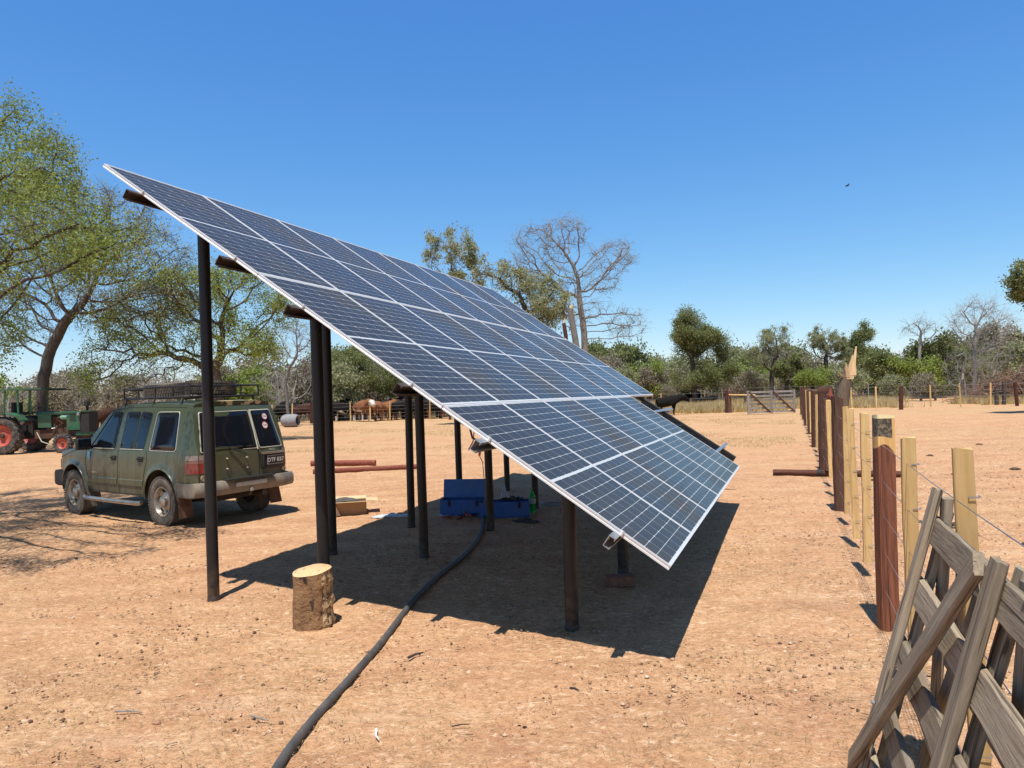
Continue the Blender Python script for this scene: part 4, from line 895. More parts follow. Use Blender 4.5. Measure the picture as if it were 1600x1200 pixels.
    for (yy, zz, r_) in ((-.50, 1.565, .052), (-.47, 1.43, .055)):
        st = MB(); st.rings([[fr(yy + q * math.cos(a), zz + q * math.sin(a), .0085 + (.0 if q else 0)) for a in [2 * math.pi * k / 20 for k in range(20)]] for q in (r_, r_ * .5, .004)], True, False); s_ = st.build('round_sticker', wh, root)
        rg = MB(); rg.rings([[fr(yy + q * math.cos(a), zz + q * math.sin(a), .0105) for a in [2 * math.pi * k / 20 for k in range(20)]] for q in (r_ * .98, r_ * .82)], True, False); rg.build('sticker_ring', rdm, s_)
        tx = text_mesh('sticker_print', 'CAR', .034, .0006, M['dark'], s_, fr(yy, zz, .0115), (R(90) - .30, 0, R(-90)))
    # plate housing and plate (right door)
    bevel(MB().box((-.905, -.50, .895), (.05, .44, .25)).build('plate_housing', M['black_plastic'], root, smooth=False), .02, 2)
    bevel(MB().box((-.925, -.49, 1.008), (.045, .42, .035)).build('plate_lamp_bar', M['chrome'], root, smooth=False), .01, 2)
    MB().tube([(-.93, -.31, 1.0), (-.945, -.30, .9), (-.93, -.31, .79)], .014, 8).build('door_handle', M['dark'], root)
    pf = MB().box((-.933, -.535, .895), (.006, .30, .135)).build('number_plate', simple('plate_white', (.55, .53, .50), .5), root, smooth=False)
    MB().box((-.9372, -.535, .895), (.003, .284, .118)).build('plate_field', simple('plate_black', (.02, .02, .022), .5), pf, smooth=False)
    text_mesh('plate_text', 'DTF 837', .088, .001, simple('plate_letters', (.60, .58, .56), .5), pf, (-.9395, -.535, .893), (R(90), 0, R(-90)), offs=.001)
    text_mesh('badge', 'ISUZU', .040, .002, M['seal'], root, fr(-.50, 1.055, .008), (R(90), 0, R(-90)))
    text_mesh('badge', 'TROOPER', .040, .002, M['seal'], root, Vector((2.02, hw(2.0, .735) + .003, .735)), (R(90), 0, R(180)))
    MB().add([(2.28, hw(2.2, 1.02) + .006, 1.07), (2.16, hw(2.2, 1.02) + .006, 1.07), (2.18, hw(2.2, .93) + .004, .93), (2.25, hw(2.2, .93) + .004, .93)], [(0, 1, 2, 3)]).build('blue_sticker', simple('blue_sticker', (.10, .30, .45), .5), root, smooth=False)
    # bumpers
    def bump_(x0, sg, z0, z1, mat, nm, w_=.90):
        path = []
        for k in range(25):
            t = -1 + 2 * k / 24; y = w_ * t; x = x0 + sg * (.10 * (1 - abs(t) ** 5)); path.append((x, y))
        rs = []
        ext0 = (x0 - sg * .36, -w_ - .02); ext1 = (x0 - sg * .36, w_ + .02)
        path = [ext0] + path + [ext1]
        for (x, y) in path:
            nx = sg; rs.append([Vector((x - nx * .10, y, z0)), Vector((x - nx * .0, y, z0 + .02)), Vector((x + nx * .025, y, z0 + .07)), Vector((x + nx * .025, y, z1 - .05)), Vector((x - nx * .01, y, z1)), Vector((x - nx * .12, y, z1))])
        for r_i in (0, len(rs) - 1):
            yy = rs[r_i][0].y; sy = 1 if yy > 0 else -1
            rs[r_i] = [Vector((v.x, yy - sy * (.03 if k in (0, 5) else 0), v.z)) for k, v in enumerate(rs[r_i])]
        return MB().rings(rs).build(nm, mat, root, ang=40)
    bump_(-.90, -1, .46, .67, M['bumper'], 'rear_bumper'); bump_(3.50, 1, .46, .72, M['black_plastic'], 'front_bumper', .86)
    MB().box((-.985, -.0, .682), (.14, .86, .018)).build('bumper_step', M['black_plastic'], root, smooth=False)
    MB().box((-1.0, -.0, .600), (.09, .56, .06)).build('bumper_insert', M['galv'], root, smooth=False)
    MB().tube([(-.70, -.28, .40), (-.98, -.28, .42)], .05, 10).build('exhaust', M['rust_steel'], root)
    MB().tube([(-.6, 0, .42), (-1.0, 0, .44)], .03, 8).build('tow_bar', M['rust_steel'], root); MB().lathe([(.0, -.035), (.03, -.02), (.035, 0), (.03, .02), (.0, .035)], 12, c=(-1.03, 0, .50)).build('tow_ball', M['galv'], root)
    # underbody, grille
    MB().box((1.3, 0, .47), (3.9, .96, .24)).build('chassis', M['dark'], root, smooth=False)
    MB().box((1.35, 0, .62), (1.7, 1.60, .36)).build('floor_pan', M['dark'], root, smooth=False)
    MB().tube([(0, -.75, .36), (0, .75, .36)], .06, 8).build('rear_axle', M['dark'], root)
    MB().box((3.545, 0, .84), (.05, .80, .17)).build('grille', M['black_plastic'], root, smooth=False)
    # wheels
    def tyre_mb(r, wd, rin):
        prof = [(rin, -wd * .38), (rin + .02, -wd * .46), (r * .86, -wd * .52), (r * .95, -wd * .46), (r * .985, -wd * .40), (r * .99, -wd * .15), (r, 0), (r * .99, wd * .15), (r * .985, wd * .40), (r * .95, wd * .46), (r * .86, wd * .52), (rin + .02, wd * .46), (rin, wd * .38)]
        mb = MB().lathe(prof, 56, 'y')
        for j in range(56):
            for (yc, sh) in ((-.40, 0), (-.13, .5), (.14, 0), (.40, .5)):
                a = 2 * math.pi * (j + sh) / 56; mb.box((math.cos(a) * (r * .985), yc * wd, math.sin(a) * (r * .985)), (.022, wd * .20, .026), Matrix.Rotation(-a, 3, 'Y'))
        return mb
    def wheel(x, s):
        t = tyre_mb(RW, .235, .215).build('wheel', M['dusty_rubber'], root, ang=40); t.location = (x, s * .765, RW)
        if s < 0: t.rotation_euler = (0, 0, math.pi)
        rm = MB().lathe([(.215, .088), (.222, .10), (.222, .108), (.205, .106), (.198, .09), (.188, .045), (.150, .035), (.135, .055), (.10, .065), (.085, .066), (.08, .105), (.055, .118), (.0, .118)], 40, 'y').build('rim', M['chrome'], t, ang=30)
        for k in range(6):
            a = k * math.pi / 3 + .2; h = MB().lathe([(.0, .0), (.026, .0), (.028, -.01)], 12, 'y'); o = h.build('rim_slot', M['dark'], t); o.location = (.168 * math.cos(a), .046, .168 * math.sin(a)); o.scale = (1.5, 1, 1); o.rotation_euler = (0, -a + math.pi / 2, 0)
        MB().lathe([(.216, -.085), (.10, -.06), (.0, -.06)], 24, 'y').build('brake_drum', M['dark'], t)
    for x in (0, WB):
        for s in (1, -1): wheel(x, s)
    # roof rack
    rk = MB(); x0, x1, yw, z0, z1 = -.42, 1.62, .62, 1.90, 2.06
    pieces = []
    for z in (z0, z1):
        pieces.append([(x0, -yw, z), (x0, yw, z)]); pieces.append([(x1 + (.12 if z == z1 else 0), -yw + .08, z - (.02 if z == z1 else 0)), (x1 + (.12 if z == z1 else 0), yw - .08, z - (.02 if z == z1 else 0))])
        for s in (-1, 1): pieces.append([(x0, s * yw, z), (.7, s * yw, z + .0), (x1 - .1, s * yw, z - .02), (x1 + (.12 if z == z1 else 0), s * (yw - .08), z - .02)])
    for s in (-1, 1):
        for x in (x0, .05, .55, 1.05, 1.5): pieces.append([(x, s * yw, z0), (x, s * yw, z1)])
        for x in (-.25, .55, 1.4): pieces.append([(x, s * (yw + .0), z0), (x, s * (yw + .05), 1.76)])
    for x in np.linspace(x0 + .2, x1 - .1, 9): pieces.append([(x, -yw, z0 - .005), (x, yw, z0 - .005)])
    rkroot = None
    rk = MB()
    for p in pieces: rk.tube(p, .014, 8)
    rk.build('roof_rack', M['black_steel'], root)
    for (x, y, r, lab, rz) in ((1.12, .08, .36, 'worn chunky-treaded spare tyre lying at the front of the car roof rack', 0), (-.0, -.02, .39, 'larger spare tyre lying at the rear of the car roof rack', 1)):
        t = tyre_mb(r, .21, .20); o = t.build('spare_tyre', M['rubber'] if rz else M['dusty_rubber'], None, ang=40); tag(o, lab, 'tyre')
        o.matrix_world = Matrix.Translation(root.location) @ Matrix.Rotation(hd, 4, 'Z') @ Matrix.Translation((x, y, 2.145)) @ Matrix.Rotation(R(90) + (.05 if rz else -.08), 4, 'X')
    return root
make_car()

# ------------------------------------------------------------------ trees
def colonize(att, start, D, di, dk, rng, trop=(0, 0, 0.05), iters=160, jit=.12):
    nodes = [np.array(p, float) for p in start]; par = [-1] + list(range(len(start) - 1))
    att = att.copy(); near = np.zeros(len(att), int); dist = np.full(len(att), 1e9)
    def upd(i0):
        nonlocal near, dist
        P_ = np.array(nodes[i0:]); 
        if len(P_) == 0 or len(att) == 0: return
        d = np.linalg.norm(att[:, None, :] - P_[None], axis=2); k = d.argmin(1); dm = d[np.arange(len(att)), k]; m = dm < dist
        dist[m] = dm[m]; near[m] = k[m] + i0
    upd(0); trop = np.array(trop); grown = {}
    for it in range(iters):
        act = dist < di
        if not act.any():
            di *= 1.5
            if di > 60: break
            continue
        idx = near[act]; vec = att[act] - np.array(nodes)[idx]; vec /= np.linalg.norm(vec, axis=1)[:, None] + 1e-9
        u = np.unique(idx); i0 = len(nodes)
        for q in u:
            v = vec[idx == q].sum(0); v /= np.linalg.norm(v) + 1e-9; v = v + trop + rng.normal(0, jit, 3); v /= np.linalg.norm(v) + 1e-9
            if grown.get(q, 0) >= 3: 
                v = v + rng.normal(0, .5, 3); v /= np.linalg.norm(v)
            grown[q] = grown.get(q, 0) + 1
            if grown[q] > 5: continue
            nodes.append(nodes[q] + v * D); par.append(int(q))
        if len(nodes) == i0: break
        upd(i0); keep = dist > dk; att = att[keep]; near = near[keep]; dist = dist[keep]
        if len(att) < 3: break
    return np.array(nodes), np.array(par)
def tree_radii(nodes, par, R0, rt, e=2.3):
    n = len(nodes); s = np.full(n, 1.0); ch = np.zeros(n, int)
    acc = np.zeros(n)
    for i in range(n - 1, -1, -1):
        if acc[i] == 0: acc[i] = 1
        if par[i] >= 0: acc[par[i]] += acc[i]
    r = acc ** (1 / 1.9); r = rt + (R0 - rt) * (r - 1) / (r.max() - 1 + 1e-9); return r
def chains(nodes, par, r):
    n = len(nodes); kids = [[] for _ in range(n)]
    for i, p in enumerate(par):
        if p >= 0: kids[p].append(i)
    out = []; stack = [(0, None)]
    while stack:
        s, pre = stack.pop(); c = [] if pre is None else [pre]; i = s
        while True:
            c.append(i)
            if not kids[i]: break
            ks = sorted(kids[i], key=lambda k: -r[k]); 
            for k in ks[1:]: stack.append((k, i))
            i = ks[0]
        out.append(c)
    return out
def rand_unit(rng, n):
    v = rng.normal(0, 1, (n, 3)); return v / np.linalg.norm(v, axis=1)[:, None]
def cones(P0, Dv, Ln, Rd):
    """thin three-sided twigs"""
    n = len(P0); a = np.cross(Dv, rand_unit(RNG, n)); a /= np.linalg.norm(a, axis=1)[:, None] + 1e-9; b = np.cross(Dv, a)
    V = np.zeros((n, 4, 3))
    for k in range(3):
        t = 2 * math.pi * k / 3; V[:, k] = P0 + (a * math.cos(t) + b * math.sin(t)) * Rd[:, None]
    V[:, 3] = P0 + Dv * Ln[:, None]; base = np.arange(n)[:, None] * 4
    F = np.concatenate([base + np.array([[0, 1, 3]]), base + np.array([[1, 2, 3]]), base + np.array([[2, 0, 3]])], 0)
    return V.reshape(-1, 3), F
def leaves(C, s, asp=.5):
    n = len(C); u = rand_unit(RNG, n); u[:, 2] -= .25; u /= np.linalg.norm(u, axis=1)[:, None]; v = np.cross(u, rand_unit(RNG, n)); v /= np.linalg.norm(v, axis=1)[:, None] + 1e-9
    L_ = s * RNG.uniform(.6, 1.4, n)[:, None]; W_ = L_ * asp
    V = np.stack([C - u * L_ * .5, C + v * W_ * .5, C + u * L_ * .5, C - v * W_ * .5], 1).reshape(-1, 3)
    return V, np.arange(n * 4).reshape(-1, 4)
RNG = np.random.default_rng(7)
def ell(cx, cy, cz, rx, ry, rz, n, rng, hollow=.55):
    v = rand_unit(rng, n); q = rng.uniform(hollow ** 3, 1, n) ** (1 / 3); return np.array([cx, cy, cz]) + v * q[:, None] * np.array([rx, ry, rz])
def tree_geo(ells, trunk, R0, seed, D=.4, nleaf=0, lsize=.1, ltw=3, ntw=3, twl=.5, twr=.006, rt=.012, jit=.14, trop=(0, 0, .03), lspread=.22, thr=.03, hollow=.5, di=3.0, dkf=1.6, clump=.35, asp=.5, droop=0.0):
    rng = np.random.default_rng(seed)
    att = np.concatenate([ell(*e, rng, hollow) for e in ells])
    # resample trunk polyline at D
    tp = [np.array(trunk[0], float)]
    for a, b in zip(trunk[:-1], trunk[1:]):
        a, b = np.array(a, float), np.array(b, float); m = max(1, int(np.linalg.norm(b - a) / D))
        for k in range(1, m + 1): tp.append(a + (b - a) * k / m + (rng.normal(0, .03, 3) * D / .4 if k < m else 0))
    nodes, par = colonize(att, tp, D, di, D * dkf, rng, trop, jit=jit)
    r = tree_radii(nodes, par, R0, rt); r[0] = R0 * 1.35; r[1] = max(r[1], R0 * 1.1)
    mb = MB()
    for c in chains(nodes, par, r):
        if len(c) < 2: continue
        rr = [r[k] for k in c]; 
        if len(c) > 1 and c[0] == par[c[1]]: rr[0] = min(rr[0], rr[1] * 1.25)
        n = 9 if rr[0] > .12 else 6 if rr[0] > .05 else 4 if rr[0] > .02 else 3
        rr[-1] *= .5
        mb.tube([Vector(nodes[k]) for k in c], rr, n, False)
    # twigs on thin nodes
    thin = np.where(r < thr)[0]; thin = thin[par[thin] >= 0]
    dirn = nodes[thin] - nodes[par[thin]]; dirn /= np.linalg.norm(dirn, axis=1)[:, None] + 1e-9
    rep_ = np.repeat(np.arange(len(thin)), ntw); m = len(rep_)
    p0 = nodes[par[thin[rep_]]] + (nodes[thin[rep_]] - nodes[par[thin[rep_]]]) * rng.random(m)[:, None]
    dv = dirn[rep_] * .8 + rand_unit(rng, m) * .75 + np.array([0, 0, .15 - droop]); dv /= np.linalg.norm(dv, axis=1)[:, None]
    ln = twl * rng.uniform(.5, 1.3, m); V1, F1 = cones(p0, dv, ln, np.full(m, twr))
    # sub twigs
    rep2 = np.repeat(np.arange(m), 2 if ntw else 0); q = rng.uniform(.3, .95, len(rep2)); p1 = p0[rep2] + dv[rep2] * (ln[rep2] * q)[:, None]
    dv2 = dv[rep2] * .7 + rand_unit(rng, len(rep2)) * .8; dv2 /= np.linalg.norm(dv2, axis=1)[:, None]; ln2 = ln[rep2] * rng.uniform(.3, .6, len(rep2)); V2, F2 = cones(p1, dv2, ln2, np.full(len(rep2), twr * .6))
    TV = np.concatenate([V1, V2]); TF = np.concatenate([F1, F2 + len(V1)])
    LV = LF = None
    if nleaf:
        # leaf clumps of uneven density
        dens = np.clip(rng.normal(1, clump * 2, len(p1)), 0, 3)
        tips = np.concatenate([p0 + dv * ln[:, None] * rng.uniform(.4, 1, (m, 1)), p1 + dv2 * ln2[:, None] * rng.uniform(.3, 1, (len(p1), 1))]); w_ = np.concatenate([np.ones(m), dens]); 
        cl = np.array([float(x) for x in (vnoise(tips[:, 0] * 1.1 + seed, tips[:, 2] * 1.1 + tips[:, 1] * .7) + .5)]); w_ = w_ * np.clip((cl - .28) * 3, 0.02, 1.6); w_ /= w_.sum()
        pick = rng.choice(len(tips), nleaf, p=w_); C = tips[pick] + rng.normal(0, lspread * .5, (nleaf, 3)) + np.array([0, 0, -droop * .3]) * rng.random((nleaf, 1))
        LV, LF = leaves(C, lsize, asp)
    return mb, (TV, TF), (LV, LF)
def plant_tree(label, base, geo, barkm, leafm, name='tree', cat='tree', group=None, rz=0, scale=1.0, base_z=0):
    root = empty(name, (base[0], base[1], base_z), rz, label, cat, group, scale=scale)
    mb, tw, lf = geo
    mb.build('trunk', M[barkm], root, ang=180, fix=False)
    if lf[0] is not None:
        link_mesh('twigs', np_mesh('twigs', *tw), M[barkm], root, False)
        link_mesh('crown', np_mesh('crown', *lf), M[leafm], root, False)
    else: link_mesh('crown', np_mesh('crown', *tw), M[barkm], root, False)
    return root
def zat(x, y, Y): return AT(x, y, Y).z
def scr_ell(px, py, prx, pry, Y, bx, depth, n, by=None):
    """ellipsoid seen at photo px,py with pixel radii, at depth Y, relative to a base at bx, Y"""
    c = AT(px, py, Y); s = Y / F_PX; return (c.x - bx, 0 if by is None else by, c.z, prx * s, depth, pry * s, n)
def T1():     # near green tree reaching in from the left
    Y = 12.0; bx = -12.2
    e = [(-0.2 + dx, dy, z, rx, ry, rz, n) for dx, dy, z, rx, ry, rz, n in ((3.6, .3, 6.3, 1.5, 1.6, .9, 340), (4.3, -.4, 5.0, 1.35, 1.5, .8, 340), (2.6, -.6, 4.0, 1.9, 1.8, .9, 330), (1.0, 0, 6.0, 2.2, 2.2, 1.6, 420), (3.2, -2.4, 5.0, 1.7, 1.4, .9, 300), (5.3, -.6, 4.3, .7, .8, .5, 140), (-1.5, 0, 4.5, 2.2, 2.4, 1.5, 300), (2.7, .6, 3.0, 1.2, 1.2, .55, 160), (5.9, -3.4, 4.4, 1.5, 1.4, .8, 300), (4.4, -2.6, 3.6, 1.5, 1.3, .7, 200), (7.1, -3.3, 3.8, 1.0, 1.0, .38, 190), (6.3, -4.4, 4.2, 1.3, 1.0, .5, 190))]
    return plant_tree('tall leafy green tree reaching in from the left edge above the yard', (bx, Y), tree_geo(e, [(0, 0, -.2), (.2, 0, 1.0), (.7, -.1, 2.0), (1.6, -.4, 3.0)], .20, 3, .28, 125000, .050, 3, 4, .36, .0035, .007, lspread=.20, di=2.6, droop=.28, asp=.40, jit=.16, clump=.7), 'bark', 'leaf_fresh')
T1()
def T2():     # big spreading half-bare tree behind the tractor
    Y = 30; b = G(60, 652); bx = AT(62, 640, Y).x
    e = [scr_ell(*q, Y, bx, dp, n) for q, dp, n in (((150, 350, 95, 62), 3.0, 520), ((225, 405, 75, 60), 2.8, 420), ((60, 400, 95, 75), 3, 450), ((-30, 430, 80, 80), 3, 250), ((150, 460, 120, 55), 3, 420), ((255, 470, 60, 40), 2.2, 180), ((20, 500, 80, 50), 2.4, 200))]
    t = [AT(60, 655, Y), AT(68, 590, Y), AT(80, 545, Y), AT(100, 505, Y), AT(125, 480, Y)]; t = [(p.x - bx, 0, p.z) for p in t]; t[0] = (t[0][0], 0, -.2)
    return plant_tree('broad half-bare tree with a dark leaning trunk behind the tractor', (bx, Y), tree_geo(e, t, .22, 12, .40, 17000, .09, 3, 7, .60, .008, .013, lspread=.3, di=4.5, dkf=1.3, jit=.15, trop=(0, 0, .05), clump=.6), 'bark', 'leaf_grey')
T2()
def T3():     # olive tree with contorted limbs behind the car
    Y = 31; bx = AT(337, 640, Y).x
    e = [scr_ell(*q, Y, bx, dp, n) for q, dp, n in (((240, 475, 55, 32), 2.2, 220), ((200, 520, 60, 35), 2.2, 200), ((300, 450, 60, 30), 2.2, 260), ((385, 440, 50, 26), 2, 260), ((440, 470, 30, 30), 1.6, 120), ((390, 540, 55, 34), 2.2, 300), ((260, 560, 80, 34), 2.4, 260), ((170, 585, 50, 28), 2, 120), ((320, 500, 90, 30), 2, 200))]
    t = [(AT(337, 640, Y).x - bx, 0, -.2)] + [(AT(x, y, Y).x - bx, .1, AT(x, y, Y).z) for x, y in ((337, 600), (333, 575), (345, 555))]
    return plant_tree('olive green tree with crooked dark limbs rising behind the car roof', (bx, Y), tree_geo(e, t, .24, 22, .36, 40000, .09, 3, 4, .5, .008, .016, lspread=.34, di=4, jit=.34, clump=.9), 'bark', 'leaf_olive')
T3()
def Tsmall(label, pxs, Y, base_px, trunk_px, R0, seed, nleaf, lm, bark='bark', lsize=.13, D=.5, twl=.7, twr=.010, ntw=3, **kw):
    bx = AT(base_px[0], base_px[1], Y).x
    e = [scr_ell(px, py, rx, ry, Y, bx, min(rx, ry * 1.5) * Y / F_PX * .9, n) for px, py, rx, ry, n in pxs]
    t = [(0, 0, -.2)] + [(AT(x, y, Y).x - bx, 0, max(.1, AT(x, y, Y).z)) for x, y in trunk_px]
    return plant_tree(label, (bx, Y), tree_geo(e, t, R0, seed, D, nleaf, lsize, 3, ntw, twl, twr, .016, di=5, **kw), bark, lm)
Tsmall('bright green bushy tree behind the cattle, left of the centre posts', [(560, 570, 42, 34, 260), (600, 585, 45, 32, 260), (640, 590, 40, 26, 160), (535, 590, 25, 30, 120)], 56, (632, 640), [(630, 625), (622, 610)], .22, 31, 60000, 'leaf_mid', lsize=.13, D=.6, twl=.8, lspread=.5)
Tsmall('thin leafless tree between the car and the front posts', [(455, 530, 38, 34, 300), (425, 555, 30, 24, 160), (480, 560, 20, 26, 110)], 46, (452, 640), [(446, 600), (452, 575), (462, 560)], .10, 33, 0, None, 'bark_grey', D=.42, twl=.8, twr=.011, ntw=6, dkf=1.2)
Tsmall('pale green feathery tree top showing above the panels on the left', [(700, 400, 42, 36, 420), (690, 440, 35, 30, 160), (730, 440, 30, 25, 120)], 40, (725, 640), [(728, 560), (722, 500), (712, 450)], .12, 35, 13000, 'leaf_grey', 'bark_grey', lsize=.12, D=.45, twl=.7, ntw=4, lspread=.25)
Tsmall('tall bare grey tree with one long drooping limb above the panels', [(835, 385, 40, 36, 420), (880, 370, 42, 32, 420), (960, 400, 38, 26, 330), (860, 430, 60, 28, 260), (925, 440, 50, 26, 200), (975, 505, 38, 26, 170), (900, 485, 60, 28, 120), (1003, 522, 9, 7, 30)], 38, (915, 640), [(915, 570), (913, 530), (908, 490), (905, 455)], .17, 37, 2600, 'leaf_grey', 'bark_grey', lsize=.07, D=.34, twl=.60, twr=.008, ntw=6, jit=.13, clump=.2, dkf=1.2)
Tsmall('gnarled tree with sparse pale leaves left of the tall bare tree', [(770, 430, 45, 25, 260), (820, 450, 40, 26, 220), (855, 480, 45, 30, 240), (800, 480, 50, 26, 160), (850, 515, 40, 24, 140)], 36, (858, 640), [(852, 590), (842, 545), (830, 505), (815, 470)], .16, 39, 15000, 'leaf_grey', 'bark', lsize=.11, D=.42, twl=.55, ntw=4, jit=.2, lspread=.25)
def snag(label, pts, rad, mat, Y, seed):
    b = AT(pts[0][0], pts[0][1], Y); root = empty('tree_snag', (b.x, Y, 0), 0, label, 'dead tree'); rnd = random.Random(seed)
    P_ = [(0, 0, 0)] + [(AT(x, y, Y).x - b.x, 0, AT(x, y, Y).z) for x, y in pts[1:]]; MB().tube(P_, [rad * (1.2 - .4 * i / len(P_)) for i in range(len(P_))], 9).build('trunk', M[mat], root, ang=60)
    t = Vector(P_[-1]); MB().tube([t - Vector((0, 0, .1)), t + Vector((.05, 0, .25))], [rad * .7, .01], 5).build('splinter', M['pale_wood'], root)
snag('thick barkless broken snag just left of the bare tree trunk', [(903, 640), (902, 560), (899, 530), (891, 488), (892, 482)], .15, 'bark_grey', 35, 1)
snag('short reddish broken stub beside the thicker snag', [(888, 640), (886, 560), (884, 525), (881, 505)], .10, 'dark_red_wood', 34.5, 2)
Tsmall('tall dark-trunked green tree standing alone in front of the far woodland', [(1078, 505, 18, 24, 260), (1086, 528, 24, 20, 160), (1112, 532, 30, 16, 220), (1128, 545, 14, 12, 80), (1085, 555, 26, 24, 180), (1100, 582, 36, 20, 200), (1070, 590, 24, 18, 120), (1125, 585, 20, 18, 90)], 66, (1086, 620), [(1086, 600), (1083, 570), (1078, 548)], .26, 41, 60000, 'leaf_mid', lsize=.14, D=.5, twl=.8, twr=.012, lspread=.5, hollow=.1, clump=.7)
Tsmall('small bare-topped tree with a dark forked trunk behind the far gate', [(1212, 535, 26, 22, 260), (1190, 560, 24, 16, 120), (1235, 560, 18, 18, 120)], 70, (1205, 620), [(1206, 600), (1207, 580), (1210, 565)], .22, 43, 14000, 'leaf_grey', 'bark', lsize=.11, D=.5, twl=.9, twr=.013, ntw=6, hollow=.2, dkf=1.3)
Tsmall('low umbrella-shaped tree with a curved trunk right of the forked tree', [(1240, 572, 26, 12, 140), (1215, 570, 14, 10, 60)], 68, (1230, 620), [(1229, 600), (1238, 592), (1244, 584)], .2, 45, 26000, 'leaf_mid', lsize=.13, D=.5, twl=.8, twr=.012)
Tsmall('grey-green open-crowned tree left of the broken trunk', [(1290, 532, 24, 18, 200), (1310, 550, 16, 14, 90), (1275, 550, 14, 14, 70)], 72, (1293, 620), [(1292, 595), (1291, 575), (1290, 560)], .2, 47, 16000, 'leaf_grey', 'bark', lsize=.12, D=.5, twl=.9, twr=.013, ntw=5, hollow=.2, dkf=1.3)
Tsmall('dark round-crowned tree directly behind the broken trunk', [(1350, 525, 20, 16, 160), (1335, 550, 26, 18, 160)], 74, (1345, 620), [(1345, 590), (1346, 560)], .2, 49, 30000, 'leaf_mid', lsize=.14, D=.6, lspread=.5, hollow=.2)
Tsmall('tall leafless tree rising over the thicket on the right', [(1530, 490, 34, 24, 320), (1560, 510, 26, 22, 180), (1500, 510, 26, 18, 120), (1530, 540, 40, 18, 120)], 62, (1524, 620), [(1523, 590), (1521, 560), (1524, 530)], .18, 51, 0, None, 'bark_grey', D=.55, twl=1.1, twr=.015, ntw=7, dkf=1.2)
Tsmall('leafless spreading tree left of the tall leafless one', [(1430, 510, 24, 12, 140), (1450, 520, 20, 14, 100)], 66, (1436, 620), [(1436, 580), (1437, 545)], .14, 53, 0, None, 'bark_grey', D=.55, twl=1.1, twr=.015, ntw=7, dkf=1.2)
Tsmall('grey-green tree whose drooping crown hangs in at the right edge', [(1610, 430, 34, 26, 240), (1590, 415, 16, 12, 90), (1640, 440, 50, 40, 260), (1618, 468, 22, 12, 80)], 34, (1690, 640), [(1690, 560), (1685, 500), (1665, 455)], .2, 55, 22000, 'leaf_mid', 'bark', lsize=.13, D=.4, twl=.55, lspread=.3, droop=.2)
Tsmall('small bright bush of a tree at the left of the stick fence', [(1270, 592, 20, 13, 120)], 64, (1270, 622), [(1270, 606)], .2, 57, 16000, 'leaf_olive', lsize=.12, D=.5, lspread=.5)
# woodland bushes: countable bushy trees sharing a few meshes
def bush_proto(seed, leafm, nleaf, barkm='bark', w=2.6, h=4.2, ls=.24, sp=.55):
    rng = np.random.default_rng(seed); e = [(rng.uniform(-1, 1) * w * .5, rng.uniform(-1, 1) * w * .5, h * rng.uniform(.5, .85), w * rng.uniform(.4, .65), w * rng.uniform(.4, .65), h * rng.uniform(.2, .32), 70) for _ in range(5)] + [(0, 0, h * .25, w * .8, w * .8, h * .2, 60)]
    return tree_geo(e, [(0, 0, -.1), (rng.uniform(-.2, .2), 0, h * .2), (rng.uniform(-.4, .4), 0, h * .4)], .16, seed, .6, nleaf, ls, 3, 3 if nleaf else 6, .9, .014, .02, di=4, lspread=sp, jit=.2, clump=.5)
protos = []
for sd, lm, nl, bk_ in ((101, 'leaf_mid', 7000, 'bark'), (102, 'leaf_dark', 7500, 'bark'), (103, 'leaf_brown', 3800, 'bark_grey'), (104, 'leaf_grey', 4000, 'bark_grey'), (105, 'leaf_brown', 0, 'bark_grey'), (106, 'leaf_olive', 6500, 'bark')):
    protos.append((bush_proto(sd, lm, nl, bk_), lm, bk_))
# the far wood: one mass nobody could count
def wood_mass(name, label, spots, seed):
    rng = np.random.default_rng(seed); parts = {}
    for (x, y, s, k) in spots:
        (mb, tw, lf), lm, bk_ = protos[k]; a = rng.uniform(0, 6.28); ca, sa = math.cos(a), math.sin(a); sz = s * rng.uniform(.85, 1.15)
        Rm = np.array([[ca, -sa, 0], [sa, ca, 0], [0, 0, 1]])
        for V, Fc, m_ in ((np.array(tw[0]), tw[1], bk_), (lf[0], lf[1], lm)):
            if V is None: continue
            if Fc.shape[1] == 3: Fc = np.concatenate([Fc, Fc[:, 2:3]], 1) if False else Fc
            V2 = (V * np.array([s, s, sz])) @ Rm.T + np.array([x, y, 0]); parts.setdefault((m_, Fc.shape[1]), []).append((V2, Fc))
        tv = np.array(mb.v)
        if len(tv):
            Fq = np.array([f for f in mb.f if len(f) == 4]); parts.setdefault((bk_, 4), []).append(((tv * np.array([s, s, sz])) @ Rm.T + np.array([x, y, 0]), Fq))
    # join everything into one object, triangles stored as quads' halves
    Vs, Fs, Ms, off = [], [], [], 0; mats = sorted(set(k[0] for k in parts))
    for (m_, kk), lst in parts.items():
        for V, Fc in lst:
            if kk == 4: Ft = np.concatenate([Fc[:, [0, 1, 2]], Fc[:, [0, 2, 3]]])
            else: Ft = Fc
            Vs.append(V); Fs.append(Ft + off); Ms.append(np.full(len(Ft), mats.index(m_), np.int32)); off += len(V)
    me = np_mesh(name, np.concatenate(Vs), np.concatenate(Fs)); me.polygons.foreach_set('material_index', np.concatenate(Ms))
    o = link_mesh(name, me, [M[m_] for m_ in mats], None, False); tag(o, label, 'woodland', None, 'stuff'); return o
rng = np.random.default_rng(3); spots = []
def band(x0, x1, Y, n, s, ks, top=None):
    for i in range(n):
        px = x0 + (x1 - x0) * (i + rng.uniform(-.4, .4)) / n; yy = Y + rng.uniform(-4, 6); p = AT(px, 600, yy); spots.append((p.x, yy, s * rng.uniform(.75, 1.25), ks[rng.integers(len(ks))]))
